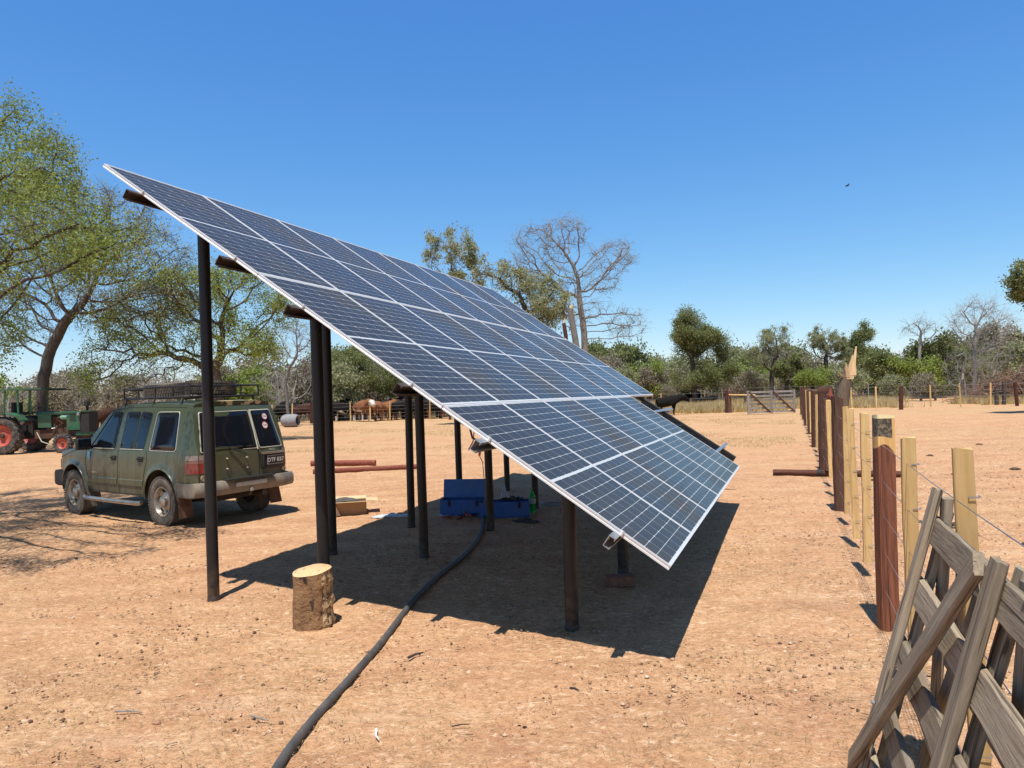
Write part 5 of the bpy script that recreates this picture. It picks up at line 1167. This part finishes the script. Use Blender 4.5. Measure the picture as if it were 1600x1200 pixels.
band(-60, 560, 58, 26, .85, [2, 2, 4, 3, 4, 4]); band(-60, 560, 70, 24, 1.15, [2, 4, 2, 3, 4, 5]); band(380, 720, 62, 16, 1.0, [0, 5, 2, 4]); band(560, 1000, 75, 18, .9, [2, 4, 0, 3])
wood_mass('woodland', 'brown and green dry thicket filling the background on the left', spots, 1); spots = []
band(930, 1320, 84, 34, .88, [0, 2, 3, 5, 2, 4]); band(930, 1330, 96, 34, 1.25, [2, 0, 4, 3, 2]); band(960, 1300, 76, 16, .6, [2, 4, 2, 3])
wood_mass('woodland', 'mixed green and brown far woodland beyond the gate', spots, 2); spots = []
band(1310, 1620, 82, 18, 1.0, [1, 0, 3, 5, 2]); band(1480, 1700, 84, 12, 1.35, [1, 2, 4, 2])
wood_mass('woodland', 'dark taller woodland rising behind the right paddock', spots, 3); spots = []
sh = [('big rounded green bush behind the paddock fence, right of the broken trunk', 1385, 68, .95, 0), ('bright green bush in the middle of the right paddock hedge', 1425, 66, .95, 5), ('darker green bush filling the middle of the right hedge', 1460, 68, 1.15, 1), ('small grey-brown twiggy bush low in front of the green bushes', 1400, 60, .52, 3),
      ('low pale brown bush in front of the hedge centre', 1438, 58, .50, 2), ('grey leafless thicket bush at the right, left of the brush pile', 1505, 58, .95, 4), ('dense grey leafless thicket behind the brush pile', 1555, 60, 1.05, 4), ('grey-green thicket bush at the far right edge', 1600, 62, 1.1, 3), ('small grey-green bush at the foot of the broken trunk', 1325, 64, .7, 3), ('round green bush just left of the dead white-stemmed bush', 1260, 70, .62, 0)]
for lab, px, Y, s, k in sh:
    (mb, tw, lf), lm, bk_ = protos[k]; p = AT(px, 600, Y); root = empty('bush', (p.x, Y, 0), px * .37, lab, 'bush', 'bushes along the right woodland edge', scale=s)
    key = ('bushme', k)
    if key not in M: M[key] = (mb.mesh('trunk'), np_mesh('twigs', *tw), np_mesh('crown', *lf) if lf[0] is not None else None); [m_.materials.append(M[bk_]) for m_ in M[key][:2]]; (M[key][2].materials.append(M[lm]) if M[key][2] else None)
    for nm, me in zip(('trunk', 'twigs' if M[key][2] else 'crown', 'crown'), M[key]):
        if me: o = bpy.data.objects.new(nm, me); col.objects.link(o); o.parent = root

# ------------------------------------------------------------------ tractor
def make_tractor():
    Y = 28.35; x0 = AT(8, 681, 27.6).x; root = empty('farm_tractor', (x0, Y, 0), R(-3), 'old green farm tractor with red wheel rims at the left edge', 'tractor')
    gp = simple('faded_green_paint', (.022, .105, .050), .5, 0, .3, 4, dirt=(.10, .07, .04), dirt_amt=.45, dscale=3); rr = simple('faded_red_rim', (.42, .075, .045), .55, 0, .3, 6, dirt=(.09, .05, .04), dirt_amt=.4, dscale=4)
    rust = simple('rusty_engine', (.09, .045, .025), .8, .2, .5, 9, .3)
    def tw(x, y, r, wd, rin, lugs, nm):
        t = MB(); t.lathe([(rin, -wd * .35), (rin + .03, -wd * .5), (r * .88, -wd * .5), (r * .96, -wd * .35), (r * .97, wd * .35), (r * .88, wd * .5), (rin + .03, wd * .5), (rin, wd * .35)], 40, 'y')
        for j in range(lugs):
            for s in (-1, 1):
                a = 2 * math.pi * (j + (.5 if s > 0 else 0)) / lugs; t.box((math.cos(a) * r * .97, s * wd * .24, math.sin(a) * r * .97), (.05, wd * .55, .035), Matrix.Rotation(-a, 3, 'Y') @ Matrix.Rotation(s * .6, 3, 'X'))
        o = t.build('wheel', M['rubber'], root, ang=35); o.location = (x, y, r)
        m = MB().lathe([(rin, -wd * .34), (rin * .97, -wd * .40), (rin * .80, -wd * .22), (rin * .45, -wd * .12), (rin * .30, -wd * .2), (.0, -wd * .22)], 28, 'y'); m.build('rim', rr, o, ang=30)
        MB().lathe([(rin, wd * .3), (0, wd * .1)], 20, 'y').build('rim_back', M['dark'], o)
        h = MB().lathe([(.0, -wd * .42), (rin * .22, -wd * .40), (rin * .26, -wd * .15)], 12, 'y'); h.build('hub', rust, o)
        return o
    for y in (-.75, .75):
        tw(0, y, .73, .36, .42, 22, 'rear'); tw(2.28, y * .9, .37, .20, .21, 18, 'front')
        f = MB(); f.rings([[Vector((xx, y + s * .24, zz)) for s in (-1, 1)] + [Vector((xx, y + s * .24, zz - .03)) for s in (1, -1)] for xx, zz in ((-.75, 1.10), (-.62, 1.40), (-.3, 1.58), (.2, 1.60), (.62, 1.50), (.80, 1.30))]); f.build('mudguard', gp, root, ang=25)
    b = MB(); b.rings([[Vector((xx, s * w_, zz)) for s, w_, zz in ((-1, w1, .98), (-1, w1, 1.50), (-1, w1 * .8, 1.60), (1, w1 * .8, 1.60), (1, w1, 1.50), (1, w1, .98))] for xx, w1 in ((1.02, .30), (1.55, .29))]); b.build('bonnet', gp, root, ang=25)
    b = MB(); b.rings([[Vector((xx, s * .31, zz)) for s, zz in ((-1, 1.47), (-1, 1.58), (1, 1.58), (1, 1.47))] for xx in (1.5, 2.2)]); b.build('bonnet', gp, root, smooth=False)
    MB().box((2.44, 0, 1.22), (.52, .60, .72)).build('nose_panel', gp, root, smooth=False)
    for k in range(5): MB().box((2.44, -.303, 1.22 + k * .06), (.26, .012, .022)).build('vent_slot', M['dark'], root, smooth=False)
    MB().box((2.02, -.0, 1.54), (1.5, .66, .05)).build('bonnet_top', gp, root, smooth=False)
    MB().box((2.88, 0, 1.15), (.36, .56, .78)).build('radiator_grille', M['dark'], root, smooth=False)
    MB().box((2.90, 0, 1.57), (.44, .62, .035)).build('nose_cap', gp, root, smooth=False)
    rnd = random.Random(2); e = MB(); e.box((1.8, 0, 1.10), (1.0, .40, .60)); e.build('engine_block', rust, root, smooth=False)
    for k in range(9):
        a = Vector((rnd.uniform(1.4, 2.2), -.22, rnd.uniform(.9, 1.4))); MB().tube([a, a + Vector((rnd.uniform(-.2, .2), -.08, rnd.uniform(-.1, .15))), a + Vector((rnd.uniform(-.3, .3), -.02, rnd.uniform(-.2, .2)))], .022, 6).build('engine_pipe', rust if k % 3 else M['galv'], root)
    MB().lathe([(.0, -.15), (.08, -.13), (.10, 0), (.08, .13), (.0, .15)], 12, 'x', c=(2.05, -.24, 1.36)).build('air_filter', simple('pale_green_filter', (.16, .32, .22), .5), root)
    MB().box((1.5, 0, .72), (2.6, .42, .34)).build('gearbox', rust, root, smooth=False); MB().box((.35, 0, .85), (.9, .55, .5)).build('transmission', M['dark'], root, smooth=False)
    MB().box((2.28, 0, .42), (.18, 1.2, .14)).build('front_axle', rust, root, smooth=False); MB().box((2.75, 0, .72), (.5, .5, .16)).build('front_weight', gp, root, smooth=False)
    MB().tube([(0, -.6, .73), (0, .6, .73)], .12, 10).build('rear_axle', M['dark'], root)
    # canopy and its posts
    MB().box((.62, 0, 2.48), (1.75, 1.45, .06)).build('canopy', gp, root, smooth=False); MB().box((1.25, 0, 2.445), (.85, 1.5, .03)).build('canopy_edge', M['dark'], root, smooth=False)
    for (x, x2, y) in ((-.05, .0, -.66), (.52, .50, -.66), (-.05, .0, .66), (.74, .74, .66), (.74, .74, -.3)): MB().tube([(x, y, 1.5), (x2, y, 2.46)], .035, 6).build('canopy_post', gp, root)
    MB().box((0.2, 0, 1.55), (.5, .5, .12)).build('seat', M['dark'], root, smooth=False); MB().box((-.03, 0, 1.78), (.10, .5, .42)).build('seat_back', M['dark'], root, smooth=False)
    MB().lathe([(.17, 0), (.185, .015), (.20, 0), (.185, -.015)], 20, c=(0, 0, 0)).build('steering_wheel', M['black_plastic'], root).matrix_local = Matrix.Translation((.82, 0, 1.80)) @ Matrix.Rotation(R(-35), 4, 'Y')
    MB().tube([(.95, 0, 1.5), (.82, 0, 1.80)], .02, 6).build('steering_column', M['dark'], root)
    MB().tube([(2.75, .1, 1.55), (2.75, .1, 1.78)], .05, 8).build('intake_pipe', M['dark'], root); MB().lathe([(.0, 1.78), (.11, 1.78), (.12, 1.93), (.0, 1.94)], 12, c=(2.75, .1, 0)).build('intake_cap', M['dark'], root)
    for y in (-.28, .28): MB().lathe([(.0, .0), (.06, .0), (.08, .04), (.08, .1), (.0, .12)], 12, 'x', c=(2.62, y * 1.1, 1.46)).build('headlamp', M['galv'], root)
    MB().tube([(1.0, -.35, .8), (1.3, -.5, .45), (1.7, -.55, .32), (2.2, -.55, .33)], .018, 5).build('hanging_hose', M['seal'], root)
    return root
make_tractor()

# ------------------------------------------------------------------ cattle
HIDE = {'black': simple('black_hide', (.010, .009, .008), .95, 0, .3, 5, spec=.15), 'brown': simple('brown_hide', (.20, .080, .034), .9, 0, .3, 4, spec=.2), 'dark_brown': simple('dark_brown_hide', (.050, .022, .014), .9, 0, .3, 4, spec=.2), 'white': simple('white_hide', (.55, .50, .43), .7, 0, .1, 5), 'horn': simple('horn', (.42, .36, .26), .5)}
def cow_mesh(seed, headpose, lying=False):
    hx, hz, hy = headpose; dz = -.62 if lying else 0; V = []; Ed = []; Rr = []
    def v(p, r, par=None):
        V.append(Vector(p)); Rr.append(r)
        if par is not None: Ed.append((par, len(V) - 1))
        return len(V) - 1
    pelv = v((-.62, 0, 1.06 + dz), (.33, .35)); belly = v((-.15, 0, .98 + dz), (.42, .43), pelv); chest = v((.38, 0, 1.0 + dz), (.36, .42), belly); wither = v((.66, 0, 1.15 + dz), (.22, .29), chest)
    neck = v((.62 + .22 * (1 if hx > .5 else .6), hy * .25, 1.22 + dz + (hz - 1.2) * .35), (.21, .30), wither); nk2 = v((.62 + hx * .55, hy * .6, 1.22 + dz + (hz - 1.2) * .75), (.19, .25), neck); poll = v((.62 + hx * .85, hy * .9, hz + .04 + dz), (.20, .21), nk2)
    dirf = Vector((hx, hy * 1.2, 0)).normalized(); muz = v((.62 + hx * .85 + dirf.x * .20, hy * .9 + dirf.y * .20, hz - .16 + dz), (.15, .16), poll); tip = v((.62 + hx * .85 + dirf.x * .29, hy * .9 + dirf.y * .29, hz - .25 + dz), (.13, .12), muz)
    side = Vector((-dirf.y, dirf.x, 0))
    for s in (-1, 1):
        q = V[poll] + side * s * .20 + Vector((0, 0, .0)); v(V[poll] + side * s * .14, .06, poll); v(q + side * s * .06, .05, len(V) - 1)      # ears
        if lying:
            a = v((.40, s * .22, .36), .10, chest); b = v((.72, s * .26, .12), .06, a); v((.45, s * .28, .06), .045, b)
            a = v((-.60, s * .26, .34), .14, pelv); b = v((-.25, s * .34, .14), .07, a); v((-.55, s * .40, .06), .045, b)
        else:
            st = .06 * s
            a = v((.42, s * .17, .80), (.14, .17), chest); b = v((.43 + st, s * .18, .45), .075, a); c = v((.41 + st, s * .18, .14), .052, b); v((.44 + st, s * .18, .02), .05, c)
            a = v((-.66, s * .18, .86), (.19, .24), pelv); b = v((-.58 - st, s * .19, .58), .105, a); c = v((-.74 - st, s * .19, .40), .062, b); d = v((-.70 - st, s * .19, .12), .05, c); v((-.67 - st, s * .19, .02), .05, d)
    t1 = v((-.86, 0, 1.18 + dz), .04, pelv); t2 = v((-.93, 0, .95 + dz), .022, t1); v((-.92, 0, .52 + (dz * .6)), .03, t2)
    return skin_mesh('cow', V, Ed, Rr, 1, 0), V[poll] if False else (Vector(V[poll]), Vector(V[tip]), side)
def cow(label, px, Y, heading, colr, pose=0, seed=0, face=None, lying=False, legs=None, scale=1.0, group='cattle behind the batten fence', horns=False):
    poses = [(.75, 1.25, 0), (.7, 1.32, .35), (.75, .75, 0), (.6, 1.2, -.4)]
    key = ('cow', pose, lying)
    if key not in M: M[key] = cow_mesh(seed, poses[pose], lying)
    me, (poll, tip, side) = M[key]; me = me.copy(); p = AT(px, 640, Y)
    for c in (colr, face or colr, legs or colr): me.materials.append(HIDE[c])
    n = len(me.polygons); cen = np.zeros(n * 3); me.polygons.foreach_get('center', cen); cen = cen.reshape(-1, 3); mi = np.zeros(n, np.int32)
    hd = np.array((poll + tip) / 2); mi[np.linalg.norm(cen - hd, axis=1) < .30] = 1; mi[(cen[:, 2] < .42) & (not lying)] = 2
    if legs: mi[(cen[:, 2] < .80) & (np.abs(cen[:, 0]) < .4)] = 2
    me.polygons.foreach_set('material_index', mi); me.polygons.foreach_set('use_smooth', np.ones(n, bool))
    root = empty('cow', (p.x, Y, 0), R(heading), label, 'cow', group, scale=scale)
    o = bpy.data.objects.new('body', me); col.objects.link(o); o.parent = root
    if horns:
        for s in (-1, 1): MB().tube([poll + side * s * .07 + Vector((0, 0, .06)), poll + side * s * .17 + Vector((0, 0, .09)), poll + side * s * .21 + Vector((0, 0, .19))], [.022, .016, .004], 6).build('horn', HIDE['horn'], root)
    return root
cow('brown cow with a white face standing closest to the fence, facing right', 566, 50.6, -50, 'brown', 0, face='white', legs='white', horns=True, scale=1.08)
cow('black cow behind the fence, left of the white-faced brown one', 535, 52, -160, 'black', 0, legs='white')
cow('black cow seen end-on between the car and the front posts', 500, 52.5, 100, 'black', 2)
cow('dark cow standing just left of the front posts, behind the grey tank', 478, 52.2, 10, 'dark_brown', 0)
cow('black cow behind the grey tank', 452, 52.4, 170, 'black', 2)
cow('brown cow with its rump to the viewer, right of the white-faced one', 590, 51.3, 100, 'brown', 2, legs='dark_brown')
cow('dark brown cow between the brown rumps', 600, 52.6, 20, 'dark_brown', 0)
cow('light brown cow half hidden, second brown rump from the white-faced cow', 609, 51.4, 70, 'brown', 1)
cow('black cow standing beside the fence tree trunk', 625, 51.6, 60, 'black', 3)
cow('black cow behind the thin paired posts', 645, 52.0, 5, 'black', 0)
cow('reddish-brown cow seen between the paired posts', 655, 53.4, 170, 'brown', 0)
cow('black cow grazing right of the paired posts', 672, 51.8, 175, 'black', 2)
cow('brown cow with its back showing above the black ones on the right of the herd', 684, 53.4, 10, 'brown', 0)
cow('dark brown cow at the right end of the herd', 704, 51.6, 0, 'dark_brown', 0)
cow('black cow turned away in the middle of the herd behind the front post', 515, 53.8, 0, 'black', 0)
for k_, px_ in enumerate(range(446, 730, 16)):
    cow('black cow packed in the back row of the herd behind the batten fence', px_ + (k_ * 7) % 5, 54.2 + (k_ * 13 % 7) * .35, (k_ * 67) % 50 - 25 + (180 if k_ % 2 else 0), 'black', k_ % 3, group='black cows packed in the back row', scale=.98 + .03 * (k_ % 4))
cow('dark cow seen over the tractor front, left of the car mirror', 150, 48, 20, 'dark_brown', 1, face='white')
cow('brown cow behind the car bonnet beside the tractor', 163, 49, 150, 'brown', 2, face='white')
cow('black cow standing behind the wire fence right of the panel corner', 1044, 45.4, 8, 'black', 0, scale=.88, group='black cows in the dry grass')
cow('black cow standing in the grass near the lone green tree', 1082, 68, 200, 'black', 1, group='black cows in the dry grass')
cow('black cow lying in the dry grass beside the standing one', 1100, 64, 10, 'black', 1, lying=True, group='black cows in the dry grass')

# ------------------------------------------------------------------ dry grass, litter, clods
def blades(name, label, pts, h, w_, mats, seed, cat='grass', lean=.5):
    rng = np.random.default_rng(seed); n = len(pts); H = h * rng.uniform(.4, 1.3, n); a = rng.uniform(0, 6.28, n); dx = np.cos(a) * lean * H * rng.uniform(.1, 1, n); dy = np.sin(a) * lean * H * rng.uniform(.1, 1, n)
    wv = w_ * rng.uniform(.6, 1.4, n); b = rng.uniform(0, 6.28, n); ox = np.cos(b) * wv; oy = np.sin(b) * wv
    z = gz_np(pts[:, 0], pts[:, 1]) - .01
    V = np.stack([np.stack([pts[:, 0] - ox, pts[:, 1] - oy, z], 1), np.stack([pts[:, 0] + ox, pts[:, 1] + oy, z], 1), np.stack([pts[:, 0] + dx, pts[:, 1] + dy, z + H], 1)], 1).reshape(-1, 3)
    o = link_mesh(name, np_mesh(name, V, np.arange(n * 3).reshape(-1, 3)), mats, None, False); tag(o, label, cat, None, 'stuff'); return o
M['straw'] = leafmat('dry_straw', (.34, .23, .09), (.55, .42, .19), (.72, .58, .32), .3)
rng = np.random.default_rng(11)
def scatter(n, px0, px1, Y0, Y1, thr=.0, sc_=.25, off=0):
    Yv = rng.uniform(Y0, Y1, n * 3); px = rng.uniform(px0, px1, n * 3); X = (px - 800) / F_PX * Yv; k = vnoise(X * sc_ + off, Yv * sc_) + vnoise(X * sc_ * 3.3 + off, Yv * sc_ * 3.3) * .7 > thr; P_ = np.stack([X, Yv], 1)[k][:n]; return P_
blades('dry_grass', 'tall yellow dry grass in the field beyond the far gate', np.concatenate([scatter(26000, 960, 1270, 46.5, 66, -.05), scatter(9000, 1265, 1400, 47, 60, -.1), scatter(6000, 1390, 1640, 46, 56, .12)]), .50, .022, M['straw'], 4)
blades('dry_grass', 'thin straw-coloured grass on the open ground behind the posts', np.concatenate([scatter(9000, 380, 720, 24, 48, .12, .3, 9), scatter(7000, 1000, 1240, 18, 44, .12, .3, 5), scatter(3000, -50, 380, 30, 48, .1)]), .07, .008, M['straw'], 5, lean=1.6)
blades('dry_grass', 'brown undergrowth along the foot of the woodland', np.concatenate([scatter(9000, -80, 760, 54, 60, -.2), scatter(9000, 940, 1640, 64, 72, -.2)]), .55, .03, M['leaf_brown'], 6)
def litter(name, label, n, seed, L0, L1, r, mat, reg, pw=1.0):
    rng = np.random.default_rng(seed); P_ = np.concatenate([scatter(int(n * f), *q) for f, q in reg]); m = len(P_); a = rng.uniform(0, 6.28, m); L_ = rng.uniform(L0, L1, m) ** pw; z = gz_np(P_[:, 0], P_[:, 1]) + .012
    D3 = np.stack([np.cos(a), np.sin(a), rng.uniform(-.06, .16, m)], 1); V, Fc = cones(np.stack([P_[:, 0], P_[:, 1], z], 1), D3, L_, r * rng.uniform(.5, 1.4, m)); o = link_mesh(name, np_mesh(name, V, Fc), mat, None, False); tag(o, label, 'litter', None, 'stuff')
litter('straw_litter', 'short bits of pale straw strewn over the sandy ground', 20000, 1, .015, .065, .0016, M['straw'], ((.55, (0, 1500, 2.3, 8, -.05, 1.1, 3)), (.30, (-100, 1700, 7, 16, .0, .8, 8)), (.15, (900, 1400, 4, 12, -.1, 1.2, 2))))
litter('twig_litter', 'small dark twigs and bark chips scattered on the sandy ground', 4200, 2, .012, .065, .0024, M['bark'], ((.5, (0, 1700, 2.3, 9, .05, 1.3, 13)), (.5, (-100, 1700, 7, 22, .0, .8, 18))))
def clods():
    rng = np.random.default_rng(5); P_ = np.concatenate([scatter(7000, -50, 1650, 2.3, 9, .12, 1.4, 21), scatter(5000, -100, 1750, 8, 26, .12, .7, 31), scatter(5000, 1330, 1900, 6, 30, -.1, .9, 41)]); m = len(P_); s = .0035 + .011 * rng.random(m) ** 6 + .004 * (P_[:, 1] > 8)
    base = np.array([(1, 0, 0), (0, 1, 0), (-1, 0, 0), (0, -1, 0), (0, 0, .8), (.7, .7, .35), (-.7, .6, .35), (-.6, -.7, .3), (.7, -.7, .3)]); Fb = np.array([(0, 5, 4), (5, 1, 4), (1, 6, 4), (6, 2, 4), (2, 7, 4), (7, 3, 4), (3, 8, 4), (8, 0, 4), (0, 1, 5), (1, 2, 6), (2, 3, 7), (3, 0, 8)])
    V = base[None] * s[:, None, None] * rng.uniform(.6, 1.5, (m, 9, 1)) + np.stack([P_[:, 0], P_[:, 1], gz_np(P_[:, 0], P_[:, 1]) + .004], 1)[:, None]; Fc = (Fb[None] + (np.arange(m) * 9)[:, None, None]).reshape(-1, 3)
    mm, nt, b = newmat('soil_clod'); g = nt.nodes.new('ShaderNodeNewGeometry'); nt.links.new(ramp(nt, g.outputs['Random Per Island'], [(0, (.10, .05, .03)), (.3, (.30, .155, .085)), (.85, (.46, .27, .15)), (1, (.56, .44, .31))]).outputs[0], b.inputs['Base Color']); b.inputs['Roughness'].default_value = .95
    o = link_mesh('soil_clods', np_mesh('soil_clods', V.reshape(-1, 3), Fc), mm, None, False); tag(o, 'small clods of reddish soil and grit lying all over the yard', 'soil', None, 'stuff')
clods()
def stone(label, x, y, r, c, seed):
    rnd = random.Random(seed); mb = MB(); rs = []
    for i in range(5):
        t = i / 4; q = math.sin(math.pi * (.15 + .8 * t)); rs.append([Vector((r * q * math.cos(a) * rnd.uniform(.75, 1.2), r * .7 * q * math.sin(a) * rnd.uniform(.75, 1.2), r * .8 * t * rnd.uniform(.9, 1.1))) for a in [2 * math.pi * k / 9 for k in range(9)]])
    o = mb.rings(rs).build('stone', simple('stone', c, .9, 0, .25, 30, .4), None, ang=30); o.location = on(x, y, -.004); o.rotation_euler = (0, 0, rnd.random() * 6); tag(o, label, 'stone')
stone('pale grey stone alone on the sand at left, below the tree shadow', 115, 965, .022, (.42, .38, .33), 1)
stone('dark brown lump on the sand, left of the chopping block', 152, 1006, .020, (.06, .035, .025), 2)
stone('rounded pinkish stone in the lower left foreground', 216, 1082, .024, (.34, .20, .14), 3)
stone('small dark stone near the lower left corner', 60, 1104, .018, (.10, .05, .035), 4)
stone('reddish clod near the bottom, left of the pipe', 245, 1132, .028, (.33, .17, .10), 5)
def stick(label, p0, p1, r, mat, seed):
    a, b = on(*p0), on(*p1); rnd = random.Random(seed); m = (a + b) / 2 + Vector((rnd.uniform(-.01, .01), rnd.uniform(-.02, .02), 0)); o = MB().tube([Vector((0, 0, 0)), m - a, b - a], [r, r * .9, r * .5], 7).build('twig', mat, None); o.location = a + Vector((0, 0, r + .012)); tag(o, label, 'twig')
stick('short dark stick lying right of the black pipe', (638, 1032), (662, 1024), .010, M['bark'], 1)
stick('pale bare twig at the lower left, nearly level', (180, 1117), (222, 1119), .006, M['bark_grey'], 2)
stick('thin grey twig left of the black pipe near the bottom', (392, 1124), (420, 1132), .006, M['bark_grey'], 3)
stick('small white stick in the foreground right of the pipe', (588, 1143), (592, 1160), .006, simple('white_plastic', (.7, .68, .62), .5), 4)
stick('long thin curved twig on the sand in front of the array shadow', (706, 1137), (735, 1133), .004, M['bark'], 5)
stick('short broken twig right of the middle foreground', (890, 1078), (905, 1082), .006, M['bark'], 6)
# brush pile at the right edge and dark trough frame
def brush_pile():
    rng = np.random.default_rng(9); n = 1500; c = AT(1590, 600, 50); P0 = np.stack([c.x + rng.normal(0, 1.6, n), 50 + rng.normal(0, 1.0, n), np.abs(rng.normal(.9, .55, n))], 1); P0[:, 2] *= np.exp(-((P0[:, 0] - c.x) / 3.2) ** 2); D3 = rand_unit(rng, n) * np.array([1, .8, .35]); D3 /= np.linalg.norm(D3, axis=1)[:, None]
    V, Fc = cones(P0, D3, rng.uniform(.5, 2.0, n), rng.uniform(.012, .04, n)); o = link_mesh('brush_pile', np_mesh('brush_pile', V, Fc), wood('pile_wood', (.10, .05, .03), (.30, .19, .13), (4, 4, 4), bmp=.2), None, False); tag(o, 'tangled pile of cut reddish-brown branches at the right edge of the paddock', 'brush pile', None, 'stuff')
brush_pile()
fr_ = empty('dark_post_frame', (AT(1562, 620, 46).x, 46, 0), 0, 'dark old post frame with a cross arm in front of the brush pile', 'post')
for dx, h in ((-.20, 1.15), (.28, 1.45)): o = rough_post(h, .11, 5, 8, 5, .2, .2, .03).build('post', M['bark'], fr_); o.location = (dx, 0, 0)
MB().tube([(-.7, 0, .72), (-.2, -.05, .80), (.3, 0, .84)], .05, 6).build('arm', M['bark'], fr_)
# hoof-scuffed dung pats
rnd = random.Random(17)
for k in range(16):
    x, y = rnd.uniform(1340, 1640), rnd.uniform(660, 860)
    s_ = rnd.uniform(.04, .11); mb = MB(); mb.rings([[Vector((s_ * q * math.cos(a) * rnd.uniform(.7, 1.25), s_ * q * math.sin(a) * rnd.uniform(.7, 1.25), h)) for a in [2 * math.pi * j / 10 for j in range(10)]] for q, h in ((1, 0), (.85, s_ * .22), (.4, s_ * .36), (.05, s_ * .38))]); 
    M.setdefault('dung', simple('dry_dung', (.07, .038, .024), .95, 0, .4, 40, .6)); o = mb.build('dung_pat', M['dung'], None, ang=60); o.location = on(x, y, .006); tag(o, 'dry dark dung pat on the sand of the right paddock', 'dung', 'dung pats in the right paddock')
